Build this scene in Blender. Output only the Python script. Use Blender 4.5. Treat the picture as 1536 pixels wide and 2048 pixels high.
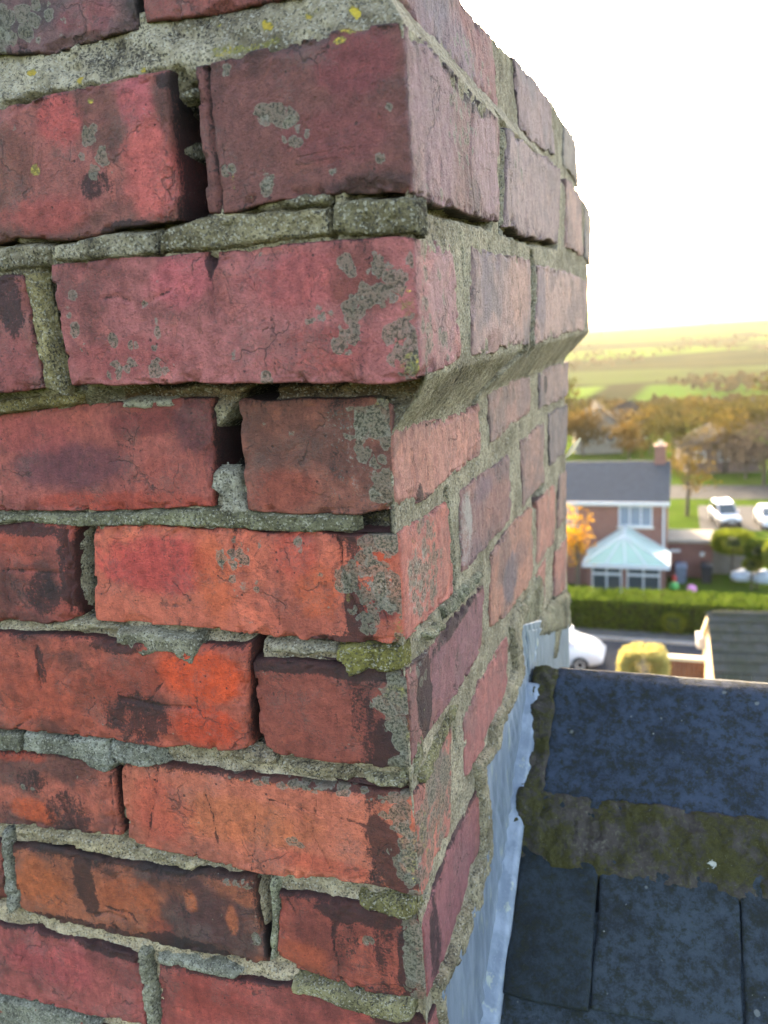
import bpy, bmesh, math, random
import numpy as np
from mathutils import Vector, Matrix

random.seed(7)
rng = np.random.default_rng(11)
S = bpy.context.scene
COL = S.collection
for o_ in list(bpy.data.objects):
    bpy.data.objects.remove(o_)

# ------------------------------------------------------------------ camera
CAM = np.array([0.150881, -0.426328, 0.443424])
YAW, PITCH, ROLL, FPX = -0.355897, -0.223686, -0.066952, 1633.858
IW, IH = 1536.0, 2048.0
_f = np.array([math.sin(YAW)*math.cos(PITCH), math.cos(YAW)*math.cos(PITCH), math.sin(PITCH)])
_r = np.array([math.cos(YAW), -math.sin(YAW), 0.0])
_u = np.cross(_r, _f)
_c, _s = math.cos(ROLL), math.sin(ROLL)
C_R, C_U, C_F = _c*_r+_s*_u, -_s*_r+_c*_u, _f
cam_data = bpy.data.cameras.new("camera")
cam = bpy.data.objects.new("camera", cam_data)
COL.objects.link(cam)
M = Matrix.Identity(4)
for i in range(3):
    M[i][0] = C_R[i]; M[i][1] = C_U[i]; M[i][2] = -C_F[i]; M[i][3] = CAM[i]
cam.matrix_world = M
cam_data.sensor_fit = 'HORIZONTAL'
cam_data.sensor_width = 5.4
cam_data.lens = FPX/IW*5.4
cam_data.clip_start = 0.02
cam_data.clip_end = 12000
cam_data.dof.use_dof = True
cam_data.dof.focus_distance = 0.53
cam_data.dof.aperture_fstop = cam_data.lens/3.2
S.camera = cam

# ------------------------------------------------------------------ sky, sun, exposure
SUN_AZ, SUN_EL = math.radians(-24), math.radians(17)     # azimuth from +Y towards +X
wd = bpy.data.worlds.new("World"); S.world = wd; wd.use_nodes = True
wn = wd.node_tree; wn.nodes.clear()
sky = wn.nodes.new('ShaderNodeTexSky'); sky.sky_type = 'NISHITA'; sky.sun_disc = False
sky.sun_elevation = SUN_EL; sky.sun_rotation = SUN_AZ
sky.air_density = 0.8; sky.dust_density = 3.0; sky.ozone_density = 0.6; sky.altitude = 150
bg = wn.nodes.new('ShaderNodeBackground'); bg.inputs[1].default_value = 0.15
wo = wn.nodes.new('ShaderNodeOutputWorld')
wn.links.new(sky.outputs[0], bg.inputs[0]); wn.links.new(bg.outputs[0], wo.inputs[0])
sl = bpy.data.lights.new("sun", 'SUN'); sl.energy = 2.1; sl.angle = math.radians(0.53); sl.color = (1.0, 0.86, 0.66)
sun = bpy.data.objects.new("sun", sl); COL.objects.link(sun)
sd = Vector((math.sin(SUN_AZ)*math.cos(SUN_EL), math.cos(SUN_AZ)*math.cos(SUN_EL), math.sin(SUN_EL)))
sun.rotation_euler = sd.to_track_quat('Z', 'Y').to_euler(); sun.location = (0, 0, 30)
vs = S.view_settings
vs.view_transform = 'Standard'; vs.look = 'None'; vs.gamma = 1.0; vs.use_curve_mapping = False
vs.exposure = 3.62
vs.use_white_balance = True; vs.white_balance_temperature = 7600; vs.white_balance_tint = 12
S.cycles.use_denoising = True; S.cycles.use_adaptive_sampling = True; S.cycles.adaptive_threshold = 0.02
S.cycles.max_bounces = 5; S.cycles.diffuse_bounces = 3; S.cycles.glossy_bounces = 2; S.cycles.transmission_bounces = 3
S.cycles.volume_bounces = 0

# ------------------------------------------------------------------ small helpers
def ray(q):
    x = (q[0]-IW/2)/FPX; y = -(q[1]-IH/2)/FPX
    return x*C_R + y*C_U + C_F
def at_y(q, y):                       # the wall plane y = const
    d = ray(q); return CAM + d*((y-CAM[1])/d[1])
def at_x(q, x):
    d = ray(q); return CAM + d*((x-CAM[0])/d[0])
def lin(c):
    c = np.asarray(c, float)/255.0
    return np.where(c <= 0.04045, c/12.92, ((c+0.055)/1.055)**2.4)
KALB = 0.66
def alb(c): return lin(c)*KALB        # picture tone of a shaded surface -> base colour

def _hash(ix, iy, seed):
    h = ix*np.uint32(374761393)+iy*np.uint32(668265263)+np.uint32((seed*974711+12345) % 4294967291)
    h = (h ^ (h >> np.uint32(13)))*np.uint32(1274126177)
    h = (h ^ (h >> np.uint32(16)))*np.uint32(2246822519)
    h ^= h >> np.uint32(15)
    return h.astype(np.float32)*np.float32(1/4294967295.0)
def vnoise(x, y, seed=0):
    fx, fy = np.floor(x), np.floor(y); tx, ty = (x-fx).astype(np.float32), (y-fy).astype(np.float32)
    tx = tx*tx*(3-2*tx); ty = ty*ty*(3-2*ty)
    ix, iy = (fx.astype(np.int64)+50000).astype(np.uint32), (fy.astype(np.int64)+50000).astype(np.uint32)
    o = np.uint32(1)
    a, b, c, d = _hash(ix, iy, seed), _hash(ix+o, iy, seed), _hash(ix, iy+o, seed), _hash(ix+o, iy+o, seed)
    u = a+(b-a)*tx; v = c+(d-c)*tx
    return (u+(v-u)*ty)*2-1
def fbm(a, z, size, seed=0, oct=4, gain=0.5):
    a = np.asarray(a, float)/size+seed*.371; z = np.asarray(z, float)/size+seed*.173; s = 0; k = 1.0; tot = 0
    for i in range(oct):
        f = 2.03**i; ca, sa = math.cos(i*1.1), math.sin(i*1.1)      # each octave turned, so no lattice shows
        s = s + k*vnoise((a*ca-z*sa)*f, (a*sa+z*ca)*f, seed+i*7); tot += k; k *= gain
    return (s/tot).astype(np.float64)
def sstep(x, a, b):
    t = np.clip((x-a)/(b-a), 0, 1); return t*t*(3-2*t)
def seg_dist(A, Z, pts):
    best = np.full(A.shape, 1e9)
    pts = np.asarray(pts, float)
    if len(pts) == 1: return np.hypot(A-pts[0, 0], Z-pts[0, 1])
    for (x0, y0), (x1, y1) in zip(pts[:-1], pts[1:]):
        dx, dy = x1-x0, y1-y0; L2 = dx*dx+dy*dy+1e-18
        t = np.clip(((A-x0)*dx+(Z-y0)*dy)/L2, 0, 1)
        best = np.minimum(best, np.hypot(A-x0-t*dx, Z-y0-t*dy))
    return best
def in_poly(A, Z, pts):
    c = np.zeros(A.shape, bool); n = len(pts)
    for i in range(n):
        x0, y0 = pts[i]; x1, y1 = pts[(i+1) % n]
        if y0 == y1: continue
        m = ((y0 > Z) != (y1 > Z)) & (A < (x1-x0)*(Z-y0)/(y1-y0)+x0)
        c ^= m
    return c

def link(ob, parent=None):
    COL.objects.link(ob)
    if parent is not None: ob.parent = parent
    return ob
def mesh_np(name, V, F, mat, parent=None, col=None, msk=None, smooth=True, centre=True):
    """V (n,3), F list/array of quads (m,4) or mixed list -> object with its origin at the mesh centre"""
    V = np.asarray(V, float)
    c = (V.min(0)+V.max(0))/2 if centre else np.zeros(3)
    me = bpy.data.meshes.new(name)
    me.from_pydata((V-c).tolist(), [], F.tolist() if isinstance(F, np.ndarray) else F)
    if smooth: me.polygons.foreach_set('use_smooth', np.ones(len(me.polygons), bool))
    for nm, arr in (('col', col), ('msk', msk)):
        if arr is not None:
            at = me.attributes.new(nm, 'FLOAT_COLOR', 'POINT')
            a4 = np.ones((len(V), 4)); a4[:, :arr.shape[1]] = arr
            at.data.foreach_set('color', a4.astype(np.float32).ravel())
    me.materials.append(mat); me.update()
    ob = bpy.data.objects.new(name, me)
    off = np.array(parent.location) if parent is not None else 0
    ob.location = c - off
    return link(ob, parent)
def empty(name, loc, label=None, cat=None, group=None, rz=0):
    e = bpy.data.objects.new(name, None); e.location = loc; e.rotation_euler = (0, 0, rz); e.empty_display_size = 0.1
    COL.objects.link(e)
    if label: tag(e, label, cat, group)
    return e
def tag(o, label=None, cat=None, group=None, kind=None):
    if label: o['label'] = label
    if cat: o['category'] = cat
    if group: o['group'] = group
    if kind: o['kind'] = kind
    return o

# ------------------------------------------------------------------ material helpers
class NT:
    def __init__(s, name):
        s.m = bpy.data.materials.new(name); s.m.use_nodes = True; s.t = s.m.node_tree; s.t.nodes.clear()
        s.out = s.t.nodes.new('ShaderNodeOutputMaterial')
        s.p = s.t.nodes.new('ShaderNodeBsdfPrincipled'); s.t.links.new(s.p.outputs[0], s.out.inputs[0])
    def n(s, typ, **kw):
        nd = s.t.nodes.new(typ)
        for k, v in kw.items(): setattr(nd, k, v)
        return nd
    def l(s, a, b): s.t.links.new(a, b)
    def put(s, sock, v):
        if isinstance(v, (int, float)): sock.default_value = v
        elif isinstance(v, (tuple, list, np.ndarray)):
            v = tuple(float(x) for x in v); sock.default_value = v if len(v) == len(sock.default_value) else v+(1,)
        else: s.l(v, sock)
    def math(s, op, a, b=0.0, c=None, clamp=False):
        nd = s.n('ShaderNodeMath', operation=op, use_clamp=clamp); s.put(nd.inputs[0], a); s.put(nd.inputs[1], b)
        if c is not None: s.put(nd.inputs[2], c)
        return nd.outputs[0]
    def mix(s, f, a, b, mode='MIX'):
        nd = s.n('ShaderNodeMix', data_type='RGBA', blend_type=mode); s.put(nd.inputs[0], f); s.put(nd.inputs[6], a); s.put(nd.inputs[7], b)
        return nd.outputs[2]
    def noise(s, vec, scale, detail=4, rough=0.55, dist=0.0):
        nd = s.n('ShaderNodeTexNoise'); s.l(vec, nd.inputs['Vector']); nd.inputs['Scale'].default_value = scale
        nd.inputs['Detail'].default_value = detail; nd.inputs['Roughness'].default_value = rough; nd.inputs['Distortion'].default_value = dist
        return nd.outputs[0]
    def voro(s, vec, scale, feature='F1', rnd=1.0):
        nd = s.n('ShaderNodeTexVoronoi', feature=feature); s.l(vec, nd.inputs['Vector']); nd.inputs['Scale'].default_value = scale
        nd.inputs['Randomness'].default_value = rnd
        return nd
    def coords(s, rand=True):
        tc = s.n('ShaderNodeTexCoord').outputs['Object']
        if not rand: return tc
        oi = s.n('ShaderNodeObjectInfo'); ad = s.n('ShaderNodeVectorMath', operation='ADD'); sc = s.n('ShaderNodeVectorMath', operation='SCALE')
        cb = s.n('ShaderNodeCombineXYZ'); s.l(oi.outputs['Random'], cb.inputs[0]); s.l(oi.outputs['Random'], cb.inputs[1])
        s.l(cb.outputs[0], sc.inputs[0]); sc.inputs['Scale'].default_value = 37.0
        s.l(tc, ad.inputs[0]); s.l(sc.outputs[0], ad.inputs[1]); return ad.outputs[0]
    def thr(s, x, lo, hi):            # smooth ramp lo..hi -> 0..1
        nd = s.n('ShaderNodeMapRange', interpolation_type='SMOOTHSTEP'); s.put(nd.inputs[0], x)
        nd.inputs[1].default_value = lo; nd.inputs[2].default_value = hi; return nd.outputs[0]
    def bump(s, h, strength, dist, prev=None):
        nd = s.n('ShaderNodeBump'); nd.inputs['Strength'].default_value = strength; nd.inputs['Distance'].default_value = dist
        s.l(h, nd.inputs['Height'])
        if prev is not None: s.l(prev, nd.inputs['Normal'])
        return nd.outputs[0]
    def attr(s, name, i=None):
        nd = s.n('ShaderNodeAttribute', attribute_name=name)
        if i is None: return nd.outputs['Color']
        if i == 3: return nd.outputs['Alpha']
        sp = s.n('ShaderNodeSeparateColor'); s.l(nd.outputs['Color'], sp.inputs[0]); return sp.outputs[i]
    def done(s, base, rough=0.85, normal=None, spec=0.25, metal=0.0):
        s.put(s.p.inputs['Base Color'], base); s.put(s.p.inputs['Roughness'], rough)
        s.put(s.p.inputs['Specular IOR Level'], spec); s.put(s.p.inputs['Metallic'], metal)
        if normal is not None: s.l(normal, s.p.inputs['Normal'])
        return s.m

def weathered(name, is_mortar=False):
    t = NT(name); v = t.coords()
    col = t.attr('col'); mr, mg, mb, ma = (t.attr('msk', i) for i in range(4))
    n_big = t.noise(v, 30, 5, 0.62); n_mid = t.noise(v, 170, 5, 0.66); n_fine = t.noise(v, 640, 3, 0.7)
    stc = t.n('ShaderNodeMapping'); t.l(v, stc.inputs[0]); stc.inputs['Scale'].default_value = (1, 1, .30)
    n_str = t.noise(stc.outputs[0], 120, 5, .68)
    cen = lambda x, k: t.math('MULTIPLY', t.math('SUBTRACT', x, .5), k)
    if is_mortar:
        b = t.mix(1.0, col, t.mix(t.thr(n_mid, 0.30, 0.70), (0.62, 0.60, 0.57), (1.28, 1.27, 1.23)), 'MULTIPLY')
        b = t.mix(t.math('MULTIPLY', t.thr(t.math('ADD', n_big, cen(n_mid, .4)), 0.48, 0.62), 0.62), b, t.mix(1.0, b, (0.40, 0.37, 0.31), 'MULTIPLY'))
        g = t.voro(v, 900); gs = t.n('ShaderNodeSeparateColor'); t.l(g.outputs['Color'], gs.inputs[0])
        b = t.mix(t.math('MULTIPLY', t.thr(gs.outputs[0], 0.80, 0.90), .55), b, (0.34, 0.31, 0.25))
        b = t.mix(t.math('MULTIPLY', t.thr(gs.outputs[1], 0.80, 0.90), .7), b, (0.045, 0.04, 0.034))
        b = t.mix(t.math('MULTIPLY', t.thr(n_fine, 0.54, 0.66), 0.7), b, t.mix(1.0, b, (0.28, 0.26, 0.22), 'MULTIPLY'))
    else:
        b = t.mix(1.0, col, t.mix(t.thr(n_mid, 0.30, 0.70), (0.74, 0.72, 0.71), (1.18, 1.17, 1.16)), 'MULTIPLY')
        b = t.mix(t.math('MULTIPLY', t.thr(n_str, 0.46, 0.64), 0.42), b, t.mix(1.0, b, (0.56, 0.50, 0.52), 'MULTIPLY'))
        b = t.mix(t.math('MULTIPLY', t.thr(t.math('ADD', n_big, cen(n_fine, .7)), 0.50, 0.70), 0.26), b, (0.125, 0.095, 0.082))
        n_gr = t.noise(v, 1050, 2, .6)
        b = t.mix(t.math('MULTIPLY', t.thr(n_fine, 0.57, 0.63), 0.50), b, t.mix(1.0, b, (0.42, 0.38, 0.38), 'MULTIPLY'))
        b = t.mix(t.math('MULTIPLY', t.thr(n_gr, 0.60, 0.68), 0.40), b, t.mix(1.0, b, (0.34, 0.31, 0.31), 'MULTIPLY'))
        b = t.mix(t.math('MULTIPLY', t.thr(n_gr, 0.40, 0.32), 0.22), b, t.mix(1.0, b, (1.75, 1.7, 1.65), 'MULTIPLY'))
        b = t.mix(t.math('MULTIPLY', t.thr(n_fine, 0.38, 0.32), 0.34), b, t.mix(1.0, b, (1.7, 1.7, 1.7), 'MULTIPLY'))
        # flaked skin: crisp-edged shallow patches of fresher colour
        n_fl = t.noise(v, 34, 5, .62, .6)
        fl = t.thr(t.math('ADD', n_fl, cen(n_fine, .05)), .575, .592); fe_ = t.math('MULTIPLY', fl, t.math('SUBTRACT', 1., t.thr(n_fl, .59, .61)))
        b = t.mix(t.math('MULTIPLY', fl, .42), b, t.mix(1., b, (1.42, 1.30, 1.18), 'MULTIPLY')); b = t.mix(t.math('MULTIPLY', fe_, .45), b, (.035, .022, .018))
        # hairline cracks
        wv_ = t.n('ShaderNodeVectorMath', operation='ADD'); ws_ = t.n('ShaderNodeVectorMath', operation='SCALE'); wn_ = t.n('ShaderNodeTexNoise'); t.l(v, wn_.inputs['Vector']); wn_.inputs['Scale'].default_value = 70; wn_.inputs['Detail'].default_value = 3
        t.l(wn_.outputs['Color'], ws_.inputs[0]); ws_.inputs['Scale'].default_value = .022; t.l(v, wv_.inputs[0]); t.l(ws_.outputs[0], wv_.inputs[1])
        ck = t.voro(wv_.outputs[0], 24, 'DISTANCE_TO_EDGE'); crk = t.math('MULTIPLY', t.thr(ck.outputs['Distance'], .016, .006), t.thr(n_big, .50, .60))
        b = t.mix(t.math('MULTIPLY', crk, .52), b, (.024, .016, .014))
        pv_ = t.voro(v, 260); ps_ = t.n('ShaderNodeSeparateColor'); t.l(pv_.outputs['Color'], ps_.inputs[0])
        pits = t.math('MULTIPLY', t.thr(t.math('SUBTRACT', t.math('SUBTRACT', t.math('MULTIPLY', t.math('SUBTRACT', ps_.outputs[0], .90), 3.2), pv_.outputs['Distance']), t.math('SUBTRACT', .30, t.math('MULTIPLY', n_big, .55))), 0.0, 0.09), 0.75)
        b = t.mix(pits, b, (0.024, 0.015, 0.013))
    # soot
    sf = t.math('ADD', mg, t.math('ADD', cen(n_str, 1.0), t.math('ADD', cen(n_mid, .9), cen(n_fine, 1.0))))
    so = t.thr(sf, 0.26, 0.58)
    b = t.mix(t.math('MULTIPLY', so, 0.92), b, t.mix(.35, t.mix(1.0, b, (.20, .19, .20), 'MULTIPLY'), (.022, .018, .017)))
    # grey lichen: round thalli with pale rims that grow together where the mask is high
    nd = t.n('ShaderNodeTexNoise'); t.l(v, nd.inputs['Vector']); nd.inputs['Scale'].default_value = 260; nd.inputs['Detail'].default_value = 3
    sc = t.n('ShaderNodeVectorMath', operation='SCALE'); t.l(nd.outputs['Color'], sc.inputs[0]); sc.inputs['Scale'].default_value = 0.0042
    vw = t.n('ShaderNodeVectorMath', operation='ADD'); t.l(v, vw.inputs[0]); t.l(sc.outputs[0], vw.inputs[1])
    lcol = t.mix(t.thr(n_fine, 0.38, 0.62), (0.034, 0.030, 0.018), (0.172, 0.156, 0.112))
    def thalli(b, scale, bias, gain, k):
        vo = t.voro(vw.outputs[0], scale); sp = t.n('ShaderNodeSeparateColor'); t.l(vo.outputs['Color'], sp.inputs[0])
        rd = t.math('ADD', t.math('MULTIPLY', mr, gain), t.math('MULTIPLY', t.math('SUBTRACT', sp.outputs[0], bias), .62))
        d_ = t.math('ADD', t.math('SUBTRACT', t.math('MINIMUM', rd, .95), vo.outputs['Distance']), t.math('ADD', cen(n_mid, .22), cen(n_fine, .22)))
        m_ = t.thr(d_, 0.0, 0.07); rm = t.math('MULTIPLY', m_, t.math('SUBTRACT', 1.0, t.thr(d_, 0.05, 0.13)))
        core = t.math('MULTIPLY', m_, t.math('ADD', .45, t.math('MULTIPLY', t.thr(n_fine, .62, .40), .5)))
        b = t.mix(t.math('MULTIPLY', core, k), b, lcol)
        return t.mix(t.math('MULTIPLY', rm, .36*k), b, (0.19, 0.175, 0.145))
    b = thalli(b, 115, .88, 1.05, .95)
    b = thalli(b, 50, .88, .66, .85)
    # algae and yellow lichen
    yf = t.math('ADD', mb, t.math('ADD', cen(nd.outputs[0], .9), cen(n_fine, .8)))
    b = t.mix(t.math('MULTIPLY', t.thr(yf, 0.36, 0.72), 0.80), b, t.mix(n_fine, (0.030, 0.034, 0.006), (0.25, 0.215, 0.050)))
    gold = t.thr(t.math('ADD', mb, t.math('ADD', cen(n_mid, 1.1), cen(n_fine, 1.2))), .62, .86)
    b = t.mix(t.math('MULTIPLY', gold, .8), b, t.mix(n_fine, (0.16, 0.10, 0.012), (0.52, 0.35, 0.05)))
    vy = t.voro(vw.outputs[0], 30); sy = t.n('ShaderNodeSeparateColor'); t.l(vy.outputs['Color'], sy.inputs[0])
    ry = t.math('MULTIPLY', t.math('SUBTRACT', t.math('ADD', sy.outputs[1], t.math('MULTIPLY', mb, 0.22)), 0.925), 2.2)
    ys = t.thr(t.math('ADD', t.math('SUBTRACT', ry, vy.outputs['Distance']), t.math('ADD', cen(n_mid, .30), cen(n_fine, .30))), 0.0, 0.04)
    b = t.mix(t.math('MULTIPLY', ys, 0.9), b, t.mix(n_fine, (0.22, 0.15, 0.02), (0.62, 0.45, 0.06)))
    # white bloom, specks
    wf = t.math('ADD', t.math('MULTIPLY', ma, .75), t.math('ADD', cen(n_fine, 1.2), cen(n_mid, 1.0)))
    b = t.mix(t.math('MULTIPLY', t.thr(wf, 0.38, 0.85), 0.62), b, t.mix(n_fine, (0.16, 0.15, 0.125), (0.38, 0.365, 0.32)))
    h = t.math('ADD', t.math('MULTIPLY', n_mid, 1.0 if is_mortar else .5), t.math('MULTIPLY', n_fine, 0.9 if is_mortar else 1.2))
    if not is_mortar: h = t.math('SUBTRACT', h, t.math('ADD', t.math('MULTIPLY', pits, .7), t.math('ADD', t.math('MULTIPLY', crk, .8), t.math('MULTIPLY', fl, .35))))
    nm = t.bump(h, 0.9 if is_mortar else 0.75, 0.0034 if is_mortar else 0.0015)
    return t.done(b, 0.92 if is_mortar else t.math('ADD', 0.66, t.math('MULTIPLY', n_mid, 0.3)), nm, 0.15 if is_mortar else 0.28)
MB = weathered('weathered_brick'); MM = weathered('weathered_mortar', True)
# ------------------------------------------------------------------ chimney stack
chimney = empty('chimney_stack', (-0.35, 0.36, -0.23),
    'weathered red brick chimney stack with corbelled top courses and crumbling mortar', 'chimney')

def to_a(side, q, o):                 # pixel on the wall face -> distance along the face from the corner edge, height
    if side == 'L':
        p = at_y(q, -o); return (p[0]-o, p[2])
    p = at_x(q, o); return (p[1]+o, p[2])
def spacing(L, res, e0, e1):
    n = max(2, int(math.ceil(L/res))); u = list(np.linspace(0, L, n+1)); ex = [0.0006, 0.0015, 0.0028, 0.0045]
    if e0: u += [e for e in ex if e < L*0.4]
    if e1: u += [L-e for e in ex if e < L*0.4]
    return np.unique(np.round(u, 5))/L
def polyat(pts, u):
    pts = np.asarray(pts, float); s = np.abs(pts[:, 0]-pts[0, 0]); s = s/s[-1]
    return np.interp(u, s, pts[:, 0]), np.interp(u, s, pts[:, 1])
def fold(A, o, N, rc, oy=None):
    """distance from the corner edge + height of relief -> x, y and the outward normal"""
    oy = o if oy is None else oy
    t = np.clip(np.abs(A)/rc, 0, 1); ph = (1-t)*math.pi/4
    inn = np.abs(A) < rc
    s, c = np.sin(ph), np.cos(ph)
    xl = np.where(inn, o-rc+rc*s, o+A); yl = np.where(inn, -oy+rc-rc*c, -oy)
    xr = np.where(inn, o-rc+rc*c, o); yr = np.where(inn, -oy+rc-rc*s, -oy+A)
    left = A < 0
    nx = np.where(left, np.where(inn, s, 0), np.where(inn, c, 1)); ny = np.where(left, np.where(inn, -c, -1), np.where(inn, -s, 0))
    return np.where(left, xl, xr)+nx*N, np.where(left, yl, yr)+ny*N, nx, ny

def px_radius(side, q, r, o):
    a = to_a(side, q, o); b = to_a(side, (q[0]+max(r, 1), q[1]), o)
    return a, abs(b[0]-a[0])

bcount = 0; LEFT_MIN = {}
def brick(o, L=None, R=None, A_=None, B_=None, c=(150, 70, 60), c2=None, mixs=0.045, patches=(), cracks=(), r=0.0028, chip=0.0035,
          rough=1.0, soot=0.35, res=0.00125, lich=0.0, alg=0.0, depth=0.05, proud=0.0, wob=1.0, topd=0.5, crust=0.0, name='brick'):
    """L / R: (top, bottom) outlines in picture points on the two faces; A_ : ready (top, bottom) outlines in metres"""
    global bcount
    bcount += 1; seed = bcount*13
    segs = []
    if L is None and A_ is None: r = .0014; chip = .0022
    if A_ is not None: segs.append((A_[0], A_[1]))
    if L is not None:
        T = [to_a('L', q, o) for q in L[0]]; Bt = [to_a('L', q, o) for q in L[1]]
        if R is not None: T[-1] = (0.0, T[-1][1]); Bt[-1] = (0.0, Bt[-1][1])
        segs.append((T, Bt))
    if R is not None:
        T = [to_a('R', q, o) for q in R[0]]; Bt = [to_a('R', q, o) for q in R[1]]
        if L is not None:
            T = [(0.0, segs[-1][0][-1][1])]+[p for p in T if p[0] > 0.012]; Bt = [(0.0, segs[-1][1][-1][1])]+[p for p in Bt if p[0] > 0.012]
        segs.append((T, Bt))
    corner = len(segs) == 2
    if o > .013 and o < .015: segs = [([(p[0], min(p[1], .668)) for p in T], Bt) for T, Bt in segs]
    if L is not None:
        kc = int(math.floor(np.mean([p[1] for p in segs[0][0]+segs[0][1]])/.083))+1
        LEFT_MIN[kc] = min(LEFT_MIN.get(kc, 0.0), segs[0][0][0][0], segs[0][1][0][0])
    Hh = np.mean([p[1] for p in segs[0][0]])-np.mean([p[1] for p in segs[0][1]])
    v = spacing(Hh, res, True, True)
    As, Zs = [], []
    for k, (T, Bt) in enumerate(segs):
        Ln = abs(T[-1][0]-T[0][0]); rr = res if (k == 0 and (L is not None or A_ is not None)) else max(res, 0.0022)
        u = spacing(Ln, rr, True, True)
        if corner and k == 1: u = u[1:]
        ta, tz = polyat(T, u); ba, bz = polyat(Bt, u)
        As.append(ba[None]*(1-v[:, None])+ta[None]*v[:, None]); Zs.append(bz[None]*(1-v[:, None])+tz[None]*v[:, None])
    A = np.concatenate(As, 1); Z = np.concatenate(Zs, 1)
    dl = A-A[:, :1]; dr = A[:, -1:]-A; db = Z-Z[:1]; dt = Z[-1:]-Z
    # wavering outline
    w = 0.0021*wob*(2.0 if L is None and A_ is None else 1.0)
    g = lambda d: np.exp(-d/0.006)
    A0, Z0 = A.copy(), Z.copy()
    A = A + fbm(A0*0.2, Z0, 0.022, seed+1)*w*g(dl) + fbm(A0*0.2, Z0, 0.022, seed+2)*w*g(dr)
    Z = Z + fbm(A0, Z0*0.2, 0.026, seed+3)*w*g(db) + fbm(A0, Z0*0.2, 0.026, seed+4)*w*g(dt)
    d = np.minimum(np.minimum(dl, dr), np.minimum(db, dt))
    dc = np.minimum(np.hypot(np.minimum(dl, dr), 0)+0, 1)
    rad = .52*r*(1+0.7*fbm(A0, Z0, 0.03, seed+5))
    dd = np.clip(d, 0, rad)
    drop = rad-np.sqrt(np.maximum(rad**2-(rad-dd)**2, 0))
    # rounder at the four corners
    q = np.clip(1-np.hypot(np.minimum(dl, dr), np.minimum(db, dt))/0.010, 0, 1); drop = drop+q*q*0.0014
    ch = np.clip(fbm(A0, Z0, 0.020, seed+6)*1.6-0.22, 0, 1)*chip*1.25*np.clip(1-d/0.011, 0, 1)**0.7 + sstep(fbm(A0, Z0, .009, seed+7, 3), .14, .24)*chip*.8*np.clip(1.25-d/(.0045+.004*fbm(A0, Z0, .03, seed+18)), 0, 1)
    if corner:
        ch = ch+np.clip(fbm(A0*0.3, Z0, 0.018, seed+8)*1.5-0.22, 0, 1)*chip*0.9*np.clip(1-np.abs(A)/0.010, 0, 1)
    N = proud + rough*(fbm(A0, Z0, 0.045, seed+9)*0.0009+fbm(A0, Z0, 0.008, seed+10, 4, .65)*0.00075) - drop - ch
    # colours
    c = alb(c); c2 = alb(c2)*.82 if c2 is not None else c*0.55
    m = sstep(fbm(A0, Z0*1.6, mixs, seed+11)+0.35*fbm(A0, Z0, 0.012, seed+12), -0.12, 0.42)[..., None]
    col = c*(1-m)+c2*m
    lx, ly, lz = fbm(A0, Z0, 0.03, seed+13), 0, 0
    col = col*(1.10+0.18*lx[..., None]); col = (col*.84+.16*col.mean(-1, keepdims=True))*np.array([1.0, 1.05, .95])
    mk = np.zeros(A.shape+(4,))
    mk[..., 0] = lich+0.18*fbm(A0, Z0, 0.05, seed+14)
    mk[..., 1] = soot*(0.85*np.exp(-d/0.0030)+0.14+0.55*fbm(A0, Z0, 0.035, seed+15)) + topd*0.35*np.exp(-dt/0.004)
    mk[..., 2] = alg+0.12*fbm(A0, Z0, 0.06, seed+16)-0.1
    mk[..., 3] = 0.05*fbm(A0, Z0, 0.04, seed+17)
    n20 = 0.34*fbm(A0, Z0, 0.02, seed+20)+.22*fbm(A0, Z0, .0055, seed+21, 3, .65)
    for pt in patches:
        kind, side, cx, cy, rx, ry, st = pt[:7]
        if (side == 'L' and L is None) or (side == 'R' and R is None): continue
        (pa, pz), ra = px_radius(side, (cx, cy), rx, o)
        z2 = to_a(side, (cx, cy+ry), o)[1]; rz = abs(pz-z2)
        nx_ = (A0-pa)/max(ra, 1e-4); nz_ = (Z0-pz)/max(rz, 1e-4)
        rr = np.hypot(nx_, nz_)+(n20 if kind == 'c' else n20*1.0)
        fall = sstep(rr, 1.20, 0.68)*st
        side_ok = (A0 <= 0.0005) if side == 'L' else (A0 >= -0.0005)
        fall = fall*side_ok
        if kind == 'c': f = fall[..., None]; col = col*(1-f)+alb(pt[7])*f
        elif kind == 'chip': N = N-fall*0.004
        else: mk[..., 'ldyw'.index(kind)] += fall*(1.1 if kind == 'd' else .85)
    if R is not None:
        fr = sstep(A0, -.001, .004)[..., None]*.26 if corner else .26  # right-hand face paled: veiling glare painted into the brick colour
        col = col*(1-fr)+alb((158, 138, 138))*fr
    if corner and crust > 0:
        cn = fbm(A0, Z0, .018, seed+50)
        mk[..., 0] += crust*np.exp(-(np.clip(-A0, 0, 1)/(.016+.012*cn))**2)*(A0 <= .0005)*(.75+.9*fbm(A0, Z0, .012, seed+51))
        mk[..., 1] += .55*crust*np.exp(-((A0+.030+.010*cn)/.010)**2)
        mk[..., 2] += .35*crust*np.exp(-(A0/.010)**2)*(.3+fbm(A0, Z0, .02, seed+52))
    for cr in cracks:
        side, pts, wd_, dp = cr
        pp = [to_a(side, q, o) for q in pts]
        ds = seg_dist(A0+fbm(A0, Z0, 0.006, seed+30)*0.0016, Z0, pp)
        wd_ = max(wd_, .00105); e = np.exp(-(ds/wd_)**2); N = N-e*dp; mk[..., 1] += e*(.42+.55*fbm(A0, Z0, .010, seed+31))
    X, Y, nx, ny = fold(A, o, N, 0.0036+0.0*A if corner else 1e-6)
    nr, nc = A.shape
    V = np.stack([X, Y, Z], -1).reshape(-1, 3); idx = np.arange(nr*nc).reshape(nr, nc)
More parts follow.
